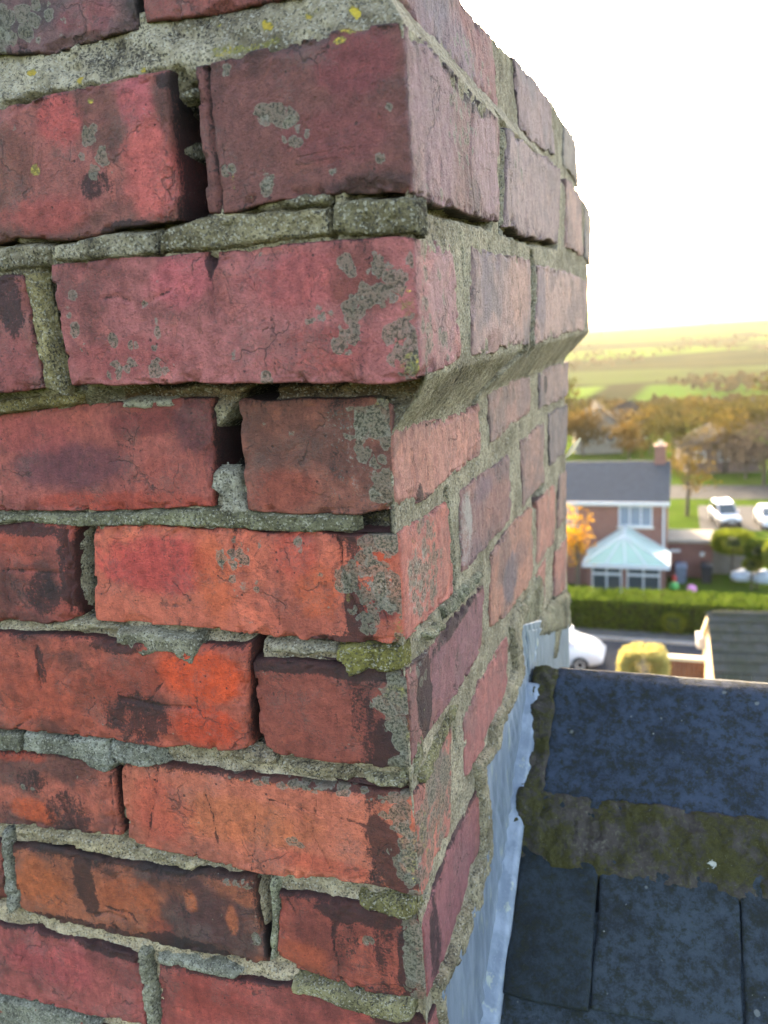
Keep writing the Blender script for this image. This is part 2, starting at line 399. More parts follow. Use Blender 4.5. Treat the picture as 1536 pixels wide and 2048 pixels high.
    F = np.stack([idx[:-1, :-1], idx[:-1, 1:], idx[1:, 1:], idx[1:, :-1]], -1).reshape(-1, 4)
    per = np.concatenate([idx[0, :-1], idx[:-1, -1], idx[-1, :0:-1], idx[:0:-1, 0]])
    nrm = np.stack([nx, ny, 0*nx], -1).reshape(-1, 3)[per]
    colf = col.reshape(-1, 3); mkf = mk.reshape(-1, 4)
    Vs, Fs, Cs, Ms = [V], [F], [colf], [mkf]; prev = per; base = len(V)
    # rims run back into the wall
    jit = fbm(V[per, 0]+V[per, 1], V[per, 2], 0.012, seed+40)
    cin = V.mean(0)
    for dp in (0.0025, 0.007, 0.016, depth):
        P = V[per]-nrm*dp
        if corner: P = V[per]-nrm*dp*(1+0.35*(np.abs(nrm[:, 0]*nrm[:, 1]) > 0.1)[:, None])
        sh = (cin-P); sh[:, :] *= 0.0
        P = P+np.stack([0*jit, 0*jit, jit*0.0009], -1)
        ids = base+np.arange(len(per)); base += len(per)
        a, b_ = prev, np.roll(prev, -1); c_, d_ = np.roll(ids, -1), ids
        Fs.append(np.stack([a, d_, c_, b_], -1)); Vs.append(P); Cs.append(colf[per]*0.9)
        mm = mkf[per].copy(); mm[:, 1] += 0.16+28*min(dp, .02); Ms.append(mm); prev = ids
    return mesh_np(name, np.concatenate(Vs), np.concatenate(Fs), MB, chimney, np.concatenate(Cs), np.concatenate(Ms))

O6, O7, O8 = 0.0272, 0.0285, 0.014
LL = 'L'; RR = 'R'
# ---- course 8 (top, set back on the fillet)
brick(O8, L=([(-330, -30), (0, -110), (272, -165)], [(-330, 175), (0, 108), (95, 106), (150, 88), (272, 55)]), c=(112, 72, 74), c2=(84, 66, 68), lich=0.10, soot=0.5, patches=[('l', LL, 60, 60, 90, 60, 0.4), ('l', LL, 20, 20, 60, 60, .4), ('c', LL, 170, 30, 60, 40, .5, (140, 72, 74))])
brick(O8, L=([(288, -170), (500, -215), (805, -285)], [(288, 46), (420, 26), (520, 6), (805, -60)]), R=([(838, -225), (925, 6), (985, 72)], [(850, 70), (905, 130), (1000, 228)]), c=(140, 66, 62), c2=(98, 78, 86), lich=0.12, soot=0.4,
      patches=[('c', RR, 900, 90, 60, 80, .7, (112, 98, 112)), ('w', RR, 880, 60, 50, 80, .25), ('l', RR, 950, 150, 40, 80, .4)])
brick(O8, R=([(1030, 118), (1060, 150), (1098, 190)], [(1040, 248), (1060, 280), (1112, 308)]), c=(140, 104, 108), c2=(120, 100, 108), res=.0026, lich=.1, soot=.3)
brick(O8, R=([(1128, 212), (1142, 240), (1152, 275)], [(1128, 330), (1146, 350), (1158, 372)]), c=(126, 112, 104), c2=(100, 100, 92), res=.0030, lich=.2, alg=.2, soot=.3)
# ---- course 7; right-hand brick tones are paled by lens veil put into the colour
brick(O7, L=([(-330, 276), (0, 208), (60, 197), (110, 185), (200, 165), (300, 143), (334, 139)], [(-330, 560), (0, 487), (30, 478), (140, 478), (230, 461), (300, 449), (350, 440)]),
      c=(146, 72, 66), c2=(118, 66, 58), soot=.25, r=.0032, patches=[('c', LL, 115, 240, 45, 60, .9, (178, 82, 76)), ('c', LL, 300, 330, 55, 120, .95, (188, 92, 84)), ('c', LL, 270, 200, 40, 60, .8, (172, 84, 84)),
      ('c', LL, 90, 430, 90, 45, .8, (164, 78, 70)), ('l', LL, 195, 300, 40, 70, .62), ('l', LL, 180, 240, 20, 40, .45), ('d', LL, 190, 370, 35, 30, .5), ('c', LL, 10, 330, 60, 80, .8, (120, 72, 60)),
      ('y', LL, 72, 340, 12, 14, 1.0), ('y', LL, 181, 202, 9, 9, 1.0), ('y', LL, 160, 360, 40, 50, .35), ('w', LL, 310, 210, 30, 50, .45), ('w', LL, 330, 360, 22, 70, .35), ('d', LL, 330, 160, 25, 18, .6), ('d', LL, 250, 455, 60, 16, .5)])
brick(O7, L=([(387, 131), (440, 117), (530, 92), (700, 54), (806, 40)], [(414, 424), (476, 424), (560, 404), (600, 399), (672, 386), (760, 388), (833, 390)]),
      R=([(850, 80), (905, 140), (1001, 240)], [(852, 398), (894, 414), (940, 428), (979, 441), (1001, 441)]),
      c=(116, 62, 58), c2=(96, 56, 52), soot=.30, r=.0022,
      patches=[('c', LL, 700, 130, 90, 60, .6, (132, 64, 66)), ('c', LL, 680, 270, 120, 60, .5, (124, 62, 62)), ('l', LL, 545, 230, 48, 30, 1.0), ('l', LL, 590, 265, 30, 35, .9), ('l', LL, 540, 345, 26, 38, .95), ('l', LL, 520, 385, 30, 22, .8),
      ('l', LL, 460, 340, 18, 18, .6), ('l', LL, 440, 140, 30, 20, .5), ('l', LL, 515, 125, 12, 14, .6), ('l', LL, 640, 350, 60, 20, .4), ('l', LL, 780, 330, 40, 60, .45), ('l', LL, 770, 220, 20, 25, .5), ('c', LL, 740, 370, 100, 26, .7, (72, 52, 50)),
      ('y', LL, 615, 55, 40, 12, .7), ('y', LL, 680, 82, 16, 10, 1.0), ('y', LL, 700, 55, 30, 14, .8), ('y', LL, 465, 355, 6, 30, .6), ('w', LL, 820, 200, 10, 150, .5),
      ('c', RR, 870, 250, 40, 150, .8, (150, 108, 112)), ('c', RR, 975, 320, 26, 110, .75, (158, 118, 122)), ('l', RR, 925, 250, 30, 90, .62), ('d', RR, 945, 160, 50, 60, .5), ('c', RR, 985, 170, 14, 70, .6, (160, 84, 76)), ('w', RR, 880, 385, 20, 25, .4), ('l', RR, 870, 385, 16, 20, .7)],
      cracks=[(LL, [(412, 135), (420, 250), (432, 330), (440, 420)], .0011, .004), (RR, [(945, 200), (940, 330), (950, 430)], .0014, .0012)])
brick(O7, R=([(1015, 258), (1047, 284), (1100, 318), (1122, 338)], [(1014, 455), (1050, 468), (1118, 484)]), c=(150, 114, 116), c2=(126, 98, 100), res=.0024, lich=.06, soot=.25, patches=[('l', RR, 1040, 320, 14, 100, .5), ('y', RR, 1033, 330, 6, 60, .3)])
brick(O7, R=([(1133, 352), (1148, 372), (1164, 398)], [(1133, 494), (1150, 503), (1168, 514)]), c=(168, 118, 108), c2=(140, 100, 96), res=.003, soot=.2)
brick(O7, R=([(1170, 405), (1177, 416), (1183, 432)], [(1171, 516), (1177, 522), (1182, 530)]), c=(122, 108, 104), c2=(100, 96, 92), res=.003, soot=.3)
# ---- course 6
brick(O6, L=([(-260, 606), (0, 553), (46, 549)], [(-260, 830), (0, 786), (82, 778)]), c=(140, 70, 66), c2=(96, 58, 54), soot=.4, patches=[('d', LL, 20, 610, 26, 60, .5), ('c', LL, 10, 730, 60, 60, .6, (150, 76, 74))])
brick(O6, L=([(101, 528), (130, 524), (300, 511), (420, 502), (640, 486), (834, 474)], [(138, 771), (250, 771), (400, 768), (600, 766), (760, 768), (844, 757)]),
      R=([(860, 478), (907, 488)], [(865, 748), (900, 731), (926, 714)]), crust=0.45, c=(164, 82, 82), c2=(140, 68, 66), soot=.22, r=.0026, mixs=.06,
      patches=[('c', LL, 360, 560, 70, 60, .8, (178, 88, 90)), ('c', LL, 600, 560, 150, 60, .6, (162, 76, 74)), ('c', LL, 640, 700, 120, 50, .6, (146, 68, 62)), ('c', LL, 250, 720, 150, 40, .6, (150, 72, 68)),
      ('c', LL, 720, 560, 70, 80, .75, (112, 62, 52)), ('l', LL, 770, 560, 50, 60, .8), ('l', LL, 680, 630, 60, 40, .7), ('l', LL, 700, 690, 50, 30, .75), ('l', LL, 690, 530, 25, 40, .75), ('l', LL, 800, 690, 40, 60, .8), ('l', LL, 720, 580, 20, 20, .7),
      ('l', LL, 300, 650, 22, 60, .85), ('l', LL, 300, 740, 70, 26, .8), ('l', LL, 225, 680, 12, 18, .8), ('l', LL, 265, 690, 10, 12, .7), ('l', LL, 228, 740, 16, 20, .8), ('l', LL, 172, 697, 16, 14, .7), ('l', LL, 150, 590, 12, 14, .6), ('l', LL, 142, 650, 16, 40, .6), ('l', LL, 470, 715, 20, 24, .6), ('l', LL, 425, 610, 8, 26, .6), ('l', LL, 530, 755, 18, 16, .7), ('l', LL, 320, 564, 10, 10, .7), ('l', LL, 525, 515, 20, 14, .5), ('l', LL, 740, 515, 20, 18, .8),
      ('y', LL, 815, 600, 20, 40, .55), ('y', LL, 825, 730, 24, 24, .6), ('w', LL, 690, 670, 50, 40, .3), ('d', LL, 420, 530, 10, 26, .6), ('chip', LL, 424, 512, 10, 26, 1.0), ('w', LL, 835, 600, 6, 130, .5),
      ('c', RR, 890, 600, 30, 120, .9, (164, 112, 110)), ('l', RR, 853, 600, 12, 150, .9), ('w', RR, 850, 600, 10, 150, .35), ('l', RR, 895, 690, 26, 40, .6), ('l', RR, 880, 600, 10, 80, .4)],
      cracks=[(LL, [(205, 597), (235, 592), (262, 606)], .0008, .0014), (LL, [(280, 612), (310, 596), (340, 580)], .0007, .0012), (LL, [(424, 505), (421, 545), (425, 640)], .0010, .0016)])
brick(O6, R=([(944, 494), (1000, 506), (1062, 520)], [(948, 711), (1000, 699), (1061, 687)]), c=(170, 122, 116), c2=(130, 104, 106), res=.0024, soot=.2, patches=[('c', RR, 1040, 580, 20, 80, .7, (190, 138, 116)), ('c', RR, 975, 570, 12, 90, .8, (112, 98, 104)), ('c', RR, 1000, 560, 8, 70, .5, (126, 104, 104)), ('c', RR, 990, 680, 14, 26, .8, (134, 84, 72)), ('l', RR, 955, 560, 6, 80, .4)])
brick(O6, R=([(1076, 530), (1107, 538), (1135, 540), (1178, 566)], [(1074, 684), (1110, 674), (1168, 660)]), c=(178, 130, 120), c2=(150, 112, 108), res=.0028, soot=.15, patches=[('c', RR, 1084, 600, 8, 80, .8, (124, 106, 112))])
# ---- course 5
brick(0, L=([(-330, 880), (0, 829), (150, 807), (235, 801), (350, 801), (418, 799)], [(-330, 1036), (0, 1024), (200, 1024), (428, 1012)]), c=(162, 72, 64), c2=(138, 60, 56), soot=.25, r=.0026,
      patches=[('c', LL, 140, 930, 120, 50, .85, (108, 62, 66)), ('c', LL, 300, 845, 90, 26, .7, (124, 58, 56)), ('c', LL, 390, 850, 40, 60, .75, (86, 52, 56)), ('c', LL, 250, 1005, 200, 22, .7, (172, 68, 50)), ('c', LL, 60, 870, 90, 40, .6, (168, 80, 76)), ('c', LL, 320, 960, 60, 40, .4, (156, 70, 56)), ('w', LL, 300, 805, 50, 8, .6)],
      cracks=[(LL, [(225, 860), (235, 890), (290, 905), (310, 950)], .0006, .0004)])
brick(0, L=([(471, 803), (600, 797), (784, 799), (806, 806)], [(494, 1022), (600, 1027), (720, 1030), (818, 1022)]),
      R=([(860, 842), (900, 833), (961, 806)], [(842, 1008), (903, 953), (963, 907)]), crust=0.5, c=(138, 72, 58), c2=(116, 64, 54), soot=.22, rough=1.2,
      patches=[('l', LL, 760, 900, 60, 110, .62), ('w', LL, 690, 860, 50, 50, .55), ('w', LL, 720, 960, 80, 50, .5), ('l', LL, 720, 850, 60, 40, .5), ('y', LL, 770, 805, 40, 20, .6), ('l', LL, 780, 990, 50, 40, .7), ('c', LL, 560, 980, 80, 40, .6, (150, 70, 54)), ('w', LL, 530, 910, 20, 20, .35),
      ('c', RR, 890, 900, 90, 90, .95, (196, 124, 104)), ('c', RR, 850, 930, 16, 60, .6, (186, 112, 84)), ('d', RR, 850, 1000, 14, 16, .4), ('d', RR, 840, 985, 5, 22, .6)], cracks=[(RR, [(853, 838), (850, 900), (856, 960)], .0009, .0008)])
brick(0, R=([(979, 778), (1010, 762), (1062, 748)], [(984, 886), (1010, 866), (1061, 824)]), c=(170, 112, 100), c2=(140, 104, 96), res=.0024, soot=.2, patches=[('c', RR, 1048, 790, 14, 40, .6, (130, 108, 106))])
brick(0, R=([(1080, 744), (1110, 732), (1138, 722)], [(1080, 818), (1110, 804), (1136, 792)]), c=(158, 118, 112), c2=(130, 106, 104), res=.003, soot=.2, patches=[('d', RR, 1091, 770, 4, 18, .7)])
# ---- course 4
brick(0, L=([(-170, 1066), (0, 1051), (60, 1046), (146, 1042)], [(-170, 1250), (0, 1243), (100, 1246), (152, 1240)]), c=(158, 62, 50), c2=(110, 52, 46), soot=.4, r=.006, proud=.002, rough=1.6, patches=[('d', LL, 90, 1190, 40, 40, .45), ('d', LL, 140, 1140, 18, 90, .5), ('d', LL, 60, 1060, 60, 14, .5), ('c', LL, 30, 1080, 40, 30, .5, (168, 74, 52))], cracks=[(LL, [(12, 1138), (60, 1140), (128, 1146)], .0008, .0016), (LL, [(22, 1120), (15, 1160), (20, 1200)], .0008, .001), (LL, [(135, 1060), (146, 1150), (140, 1230)], .0010, .0012)])
brick(0, L=([(184, 1053), (300, 1053), (470, 1062), (680, 1068), (802, 1068)], [(190, 1243), (300, 1249), (480, 1266), (560, 1275), (690, 1286), (812, 1288)]),
      R=([(842, 1036), (870, 1020), (897, 1000)], [(842, 1256), (870, 1225), (910, 1186)]), crust=0.75, c=(192, 82, 56), c2=(182, 78, 58), soot=.16, r=.0026, mixs=.07,
      patches=[('c', LL, 310, 1130, 110, 60, .95, (186, 74, 66)), ('c', LL, 430, 1160, 40, 90, .6, (200, 92, 54)), ('c', LL, 640, 1180, 50, 60, .7, (202, 92, 56)), ('c', LL, 590, 1110, 50, 50, .7, (196, 82, 64)), ('w', LL, 320, 1240, 140, 16, .32), ('w', LL, 560, 1140, 60, 90, .18),
      ('l', LL, 490, 1180, 36, 100, .72), ('w', LL, 480, 1190, 40, 90, .28), ('l', LL, 530, 1090, 16, 22, .8), ('l', LL, 596, 1092, 12, 18, .9), ('l', LL, 470, 1110, 40, 30, .4), ('l', LL, 642, 1145, 14, 12, .8), ('l', LL, 440, 1100, 10, 40, .5),
      ('l', LL, 720, 1150, 60, 50, 1.0), ('l', LL, 760, 1085, 50, 20, .9), ('l', LL, 780, 1180, 30, 50, .9), ('l', LL, 685, 1160, 24, 40, .9), ('w', LL, 760, 1160, 50, 26, .6), ('d', LL, 705, 1210, 18, 60, .8), ('d', LL, 720, 1260, 26, 36, .8), ('l', LL, 735, 1240, 26, 40, .8), ('l', LL, 700, 1215, 12, 14, .8), ('l', LL, 672, 1250, 12, 12, .7), ('y', LL, 697, 1195, 8, 16, .6), ('c', LL, 765, 1215, 40, 26, .9, (122, 46, 40)), ('c', LL, 750, 1116, 34, 14, .9, (188, 76, 48)), ('y', LL, 800, 1260, 16, 26, .6), ('d', LL, 660, 1280, 60, 10, .5),
      ('l', RR, 850, 1140, 36, 120, 1.0), ('w', RR, 835, 1160, 26, 110, .7), ('c', RR, 886, 1120, 12, 90, .7, (170, 98, 80)), ('y', RR, 828, 1075, 8, 26, .5)],
      cracks=[(LL, [(467, 1062), (464, 1085), (466, 1110)], .0010, .003), (LL, [(671, 1066), (680, 1100), (684, 1135), (700, 1180), (712, 1230)], .0010, .003), (LL, [(600, 1066), (601, 1092)], .0007, .0015), (LL, [(553, 1200), (560, 1250)], .0006, .0006), (LL, [(612, 1290), (640, 1280), (662, 1284)], .0009, .002)])
brick(0, R=([(922, 985), (960, 952), (1021, 908)], [(927, 1152), (960, 1112), (1000, 1066), (1024, 1036)]), c=(142, 86, 80), c2=(120, 78, 80), res=.0022, soot=.25, patches=[('w', RR, 932, 1060, 14, 80, .85), ('w', RR, 948, 1020, 16, 50, .5), ('c', RR, 995, 1000, 26, 40, .6, (150, 90, 74)), ('c', RR, 965, 980, 20, 30, .7, (112, 82, 94)), ('c', RR, 950, 1110, 16, 40, .6, (104, 74, 84))])
brick(0, R=([(1043, 882), (1062, 866), (1089, 842)], [(1047, 1012), (1065, 990), (1090, 964)]), c=(160, 106, 92), c2=(138, 100, 94), res=.0028, soot=.2)
brick(0, R=([(1098, 830), (1116, 818), (1136, 808)], [(1100, 934), (1118, 915), (1134, 898)]), c=(122, 100, 98), c2=(92, 82, 88), res=.003, soot=.4)
# ---- course 3
brick(0, L=([(-330, 1250), (0, 1265), (200, 1275), (330, 1290), (440, 1290), (498, 1289)], [(-330, 1435), (0, 1455), (150, 1470), (330, 1490), (450, 1500), (500, 1494)]), c=(166, 66, 44), c2=(124, 58, 46), soot=.30, r=.0055, proud=.0035, rough=1.7,
      patches=[('c', LL, 410, 1350, 90, 50, .95, (206, 76, 40)), ('c', LL, 420, 1450, 80, 40, .9, (190, 66, 36)), ('d', LL, 280, 1430, 70, 46, .5), ('c', LL, 260, 1350, 70, 50, .6, (134, 60, 46)), ('d', LL, 90, 1330, 10, 46, .5), ('w', LL, 100, 1450, 40, 16, .25), ('d', LL, 230, 1290, 60, 14, .5), ('l', LL, 215, 1440, 10, 10, .6), ('c', LL, 120, 1380, 130, 60, .4, (170, 72, 48))],
      cracks=[(LL, [(250, 1393), (320, 1408), (395, 1413)], .0012, .0022), (LL, [(80, 1290), (88, 1370)], .0010, .0014), (LL, [(30, 1457), (70, 1430)], .0009, .0014), (LL, [(300, 1315), (330, 1360), (300, 1400)], .0007, .0008)])
brick(0, L=([(504, 1319), (600, 1325), (700, 1331), (826, 1336)], [(522, 1498), (560, 1510), (650, 1525), (760, 1541), (832, 1542)]),
      R=([(846, 1308), (870, 1274), (905, 1236), (970, 1166)], [(846, 1488), (880, 1438), (917, 1384), (968, 1296)]), crust=0.85, c=(142, 60, 46), c2=(130, 56, 46), soot=.30, r=.0045, topd=1.6, mixs=.08,
      patches=[('l', LL, 800, 1440, 24, 100, .8), ('l', LL, 785, 1390, 34, 46, .65), ('d', LL, 780, 1500, 30, 60, .7), ('d', LL, 790, 1350, 50, 20, .7), ('y', LL, 790, 1390, 26, 26, .55), ('c', LL, 824, 1480, 9, 70, .95, (150, 84, 40)), ('y', LL, 820, 1480, 8, 60, .35), ('l', LL, 753, 1408, 15, 15, 1.2), ('l', LL, 775, 1440, 16, 26, .8), ('l', LL, 800, 1530, 34, 16, .8), ('w', LL, 790, 1380, 40, 30, .3), ('l', LL, 524, 1350, 10, 12, .7), ('d', LL, 700, 1345, 90, 14, .5), ('d', LL, 555, 1335, 60, 12, .6),
      ('c', RR, 925, 1290, 60, 100, .95, (124, 66, 72)), ('c', RR, 900, 1340, 20, 60, .6, (136, 70, 70)), ('d', RR, 850, 1390, 14, 110, 1.0), ('l', RR, 843, 1345, 14, 40, .6), ('w', RR, 842, 1310, 20, 30, .7), ('w', RR, 848, 1420, 7, 60, .25), ('c', RR, 848, 1460, 7, 24, .8, (178, 108, 84)), ('d', RR, 915, 1240, 40, 16, .5)],
      cracks=[(LL, [(674, 1350), (673, 1420), (676, 1500)], .0006, .0006), (LL, [(615, 1340), (640, 1326)], .0008, .0015)])
brick(0, R=([(984, 1108), (1010, 1072), (1034, 1042), (1066, 1010)], [(982, 1258), (1010, 1236), (1040, 1196), (1068, 1152)]), c=(178, 104, 76), c2=(150, 96, 80), res=.0024, soot=.2, patches=[('c', RR, 1022, 1150, 18, 50, .9, (94, 84, 92)), ('c', RR, 1040, 1110, 12, 30, .5, (120, 88, 84))])
brick(0, R=([(1076, 1004), (1094, 984), (1111, 968)], [(1074, 1132), (1092, 1106), (1110, 1080)]), c=(188, 106, 82), c2=(166, 104, 86), res=.0028, soot=.12)
brick(0, R=([(1118, 956), (1126, 946), (1134, 938)], [(1117, 1062), (1126, 1050), (1133, 1040)]), c=(150, 104, 88), c2=(130, 96, 86), res=.003, soot=.2)
# ---- course 2
brick(0, L=([(-190, 1475), (0, 1503), (120, 1510), (200, 1534), (224, 1546)], [(-190, 1615), (0, 1647), (150, 1667), (236, 1677)]), c=(168, 74, 54), c2=(118, 62, 54), soot=.35, r=.005, rough=1.5, patches=[('c', LL, 70, 1620, 50, 26, .9, (184, 80, 46)), ('d', LL, 130, 1620, 50, 46, .45), ('d', LL, 60, 1560, 40, 30, .4), ('w', LL, 200, 1600, 12, 50, .35), ('l', LL, 60, 1575, 30, 12, .5), ('c', LL, 30, 1510, 60, 14, .6, (176, 70, 46))], cracks=[(LL, [(120, 1600), (150, 1660)], .0007, .0012), (LL, [(218, 1555), (225, 1670)], .0012, .0015)])
brick(0, L=([(243, 1527), (320, 1531), (430, 1546), (600, 1566), (800, 1586), (828, 1588)], [(252, 1688), (363, 1709), (450, 1735), (527, 1753), (640, 1762), (750, 1772), (836, 1794)]),
      R=([(846, 1560), (870, 1506), (905, 1452)], [(850, 1768), (872, 1722), (902, 1664)]), crust=0.85, c=(190, 88, 60), c2=(176, 84, 62), soot=.18, r=.0036, topd=1.4, mixs=.08,
      patches=[('c', LL, 470, 1640, 160, 46, .7, (186, 102, 66)), ('c', LL, 320, 1620, 60, 70, .6, (186, 78, 58)), ('w', LL, 470, 1712, 120, 14, .42), ('w', LL, 300, 1560, 30, 60, .2), ('c', LL, 640, 1730, 120, 20, .6, (178, 78, 58)), ('d', LL, 775, 1700, 26, 60, .85), ('d', LL, 750, 1660, 16, 30, .5), ('l', LL, 790, 1620, 40, 40, .8), ('l', LL, 805, 1700, 30, 70, .75), ('y', LL, 815, 1700, 22, 70, .4), ('l', LL, 700, 1585, 90, 18, .7), ('l', LL, 520, 1560, 120, 12, .6), ('d', LL, 620, 1566, 160, 10, .5), ('l', LL, 620, 1690, 50, 12, .5), ('l', LL, 575, 1680, 20, 14, .5), ('d', LL, 800, 1760, 40, 24, .6), ('c', LL, 812, 1630, 14, 30, 1.0, (196, 80, 44)),
      ('l', RR, 870, 1620, 46, 130, 1.1), ('y', RR, 848, 1660, 12, 90, .45), ('c', RR, 879, 1622, 13, 26, 1.3, (206, 96, 60)), ('l', RR, 890, 1520, 20, 60, .3), ('c', RR, 875, 1540, 22, 50, .7, (140, 104, 98))],
      cracks=[(LL, [(312, 1535), (308, 1600), (295, 1680)], .0007, .0012), (LL, [(410, 1590), (425, 1630), (435, 1690)], .0006, .001), (LL, [(510, 1600), (508, 1660), (505, 1740)], .0006, .001), (LL, [(630, 1600), (625, 1670), (660, 1740)], .0007, .001), (LL, [(540, 1600), (690, 1640), (780, 1668)], .0006, .0006)])
brick(0, R=([(930, 1432), (955, 1376), (985, 1322), (1018, 1268)], [(932, 1556), (965, 1500), (995, 1432), (1014, 1376)]), c=(166, 72, 62), c2=(150, 74, 66), res=.0022, soot=.15, patches=[('c', RR, 990, 1380, 14, 40, .4, (176, 90, 76))])
brick(0, R=([(1076, 1146), (1084, 1130), (1092, 1114)], [(1074, 1236), (1083, 1216), (1091, 1198)]), c=(184, 100, 76), c2=(170, 96, 76), res=.003, soot=.15)
brick(0, R=([(1112, 1108), (1122, 1092), (1134, 1074)], [(1110, 1200), (1122, 1186), (1133, 1172)]), c=(178, 96, 72), c2=(160, 92, 74), res=.003, soot=.15)
brick(0, R=([(1024, 1258), (1046, 1220), (1068, 1180)], [(1022, 1300), (1046, 1290), (1068, 1262)]), c=(170, 90, 72), c2=(150, 84, 70), res=.003, soot=.2)
# ---- course 1
brick(0, L=([(-330, 1630), (-120, 1664), (4, 1684)], [(-330, 1742), (-120, 1778), (10, 1806)]), c=(150, 66, 50), c2=(110, 56, 46), soot=.4)
brick(0, L=([(20, 1692), (88, 1693), (205, 1720), (363, 1743), (440, 1750), (506, 1757)], [(36, 1819), (94, 1842), (176, 1859), (281, 1884), (410, 1910), (534, 1932)]), c=(156, 76, 46), c2=(96, 54, 46), soot=.5, r=.0045, topd=1.8, rough=1.3, mixs=.06,
      patches=[('c', LL, 80, 1770, 60, 50, .8, (172, 88, 50)), ('c', LL, 260, 1800, 70, 40, .7, (166, 82, 48)), ('d', LL, 170, 1770, 22, 60, .55), ('c', LL, 420, 1830, 90, 60, .85, (84, 52, 48)), ('c', LL, 380, 1800, 14, 22, .8, (178, 92, 54)), ('c', LL, 465, 1840, 12, 30, .7, (186, 100, 64)), ('w', LL, 470, 1880, 10, 30, .4), ('l', LL, 511, 1880, 13, 18, 1.2), ('l', LL, 508, 1828, 9, 18, .9), ('l', LL, 480, 1766, 40, 12, .8), ('d', LL, 350, 1890, 120, 20, .6), ('d', LL, 150, 1850, 90, 14, .5), ('c', LL, 320, 1860, 30, 26, .5, (150, 66, 50))],
      cracks=[(LL, [(190, 1830), (220, 1828), (250, 1842)], .0012, .002), (LL, [(210, 1815), (260, 1830), (275, 1850)], .0009, .0015), (LL, [(200, 1745), (225, 1760), (240, 1745)], .0009, .0012), (LL, [(225, 1840), (235, 1880)], .0008, .001)])
brick(0, L=([(557, 1786), (615, 1793), (700, 1812), (756, 1826), (846, 1838)], [(551, 1918), (630, 1952), (720, 1982), (800, 2001), (857, 2006)]),
      R=([(862, 1795), (900, 1692), (930, 1630), (957, 1578)], [(880, 1950), (905, 1866), (935, 1776), (961, 1692)]), crust=0.8, c=(154, 62, 46), c2=(132, 54, 44), soot=.3, r=.0042, topd=1.5,
      patches=[('c', LL, 600, 1920, 60, 40, .7, (166, 78, 50)), ('d', LL, 700, 1830, 90, 18, .6), ('d', LL, 815, 1930, 18, 80, .8), ('l', LL, 830, 1930, 26, 90, .75), ('l', LL, 738, 1882, 14, 12, 1.0), ('d', LL, 690, 1860, 30, 50, .35), ('l', LL, 815, 1870, 12, 10, .8),
      ('c', RR, 900, 1800, 60, 120, .9, (136, 60, 62)), ('d', RR, 870, 1880, 12, 90, .5)], cracks=[(LL, [(680, 1830), (665, 1870), (680, 1960)], .0006, .001), (LL, [(575, 1800), (590, 1830)], .0009, .0015), (RR, [(928, 1640), (920, 1720), (905, 1800)], .0008, .0012)])
# ---- course 0 and below
brick(0, L=([(-330, 1770), (-120, 1815), (0, 1851), (100, 1869), (200, 1895), (276, 1914)], [(-330, 1905), (-120, 1955), (0, 1989), (150, 2022), (290, 2056)]), c=(158, 66, 62), c2=(140, 60, 56), soot=.2, topd=1.5, patches=[('c', LL, 100, 1930, 90, 40, .6, (168, 74, 74)), ('w', LL, 240, 1960, 20, 50, .25), ('d', LL, 220, 1905, 60, 12, .5)], cracks=[(LL, [(30, 1910), (45, 1915), (40, 1925)], .0008, .0015)])
brick(0, L=([(316, 1930), (400, 1945), (520, 1965), (580, 1975), (700, 2010), (850, 2044)], [(322, 2092), (600, 2158), (850, 2220), (862, 2224)]), R=([(866, 2030), (880, 1990), (905, 1930)], [(872, 2200), (890, 2150), (912, 2100)]), c=(162, 62, 54), c2=(140, 58, 52), soot=.2, topd=1.5, patches=[('c', LL, 420, 2000, 90, 40, .5, (150, 62, 50)), ('d', LL, 790, 2040, 60, 20, .5)])
# further courses beyond the picture, laid out in metres
GH = 0.083
def plain(side, a0, a1, k, o, **kw):
    z0, z1 = k*GH-GH+0.005, k*GH-0.005
    T = [(a0, z1), (a1, z1)]; Bt = [(a0, z0), (a1, z0)]
    tone = random.choice([(160, 72, 56), (142, 64, 52), (120, 60, 52), (168, 78, 58)])
    brick(o, A_=(T, Bt), c=tone, res=0.006, soot=.35, **kw)
LEFTEND = -0.70
for k in range(-2, 9):
    o = {6: O6, 7: O7, 8: O8}.get(k, 0.0)
    start = LEFT_MIN.get(k, 0.0 if k % 2 else -.0001)
    a = start
    while a > LEFTEND-o+0.02:
        b_ = max(a-0.221, LEFTEND-o)
        if a-b_ > 0.04: plain('L', b_, a-0.010 if a < start else a-0.010, k, o)
        a = b_
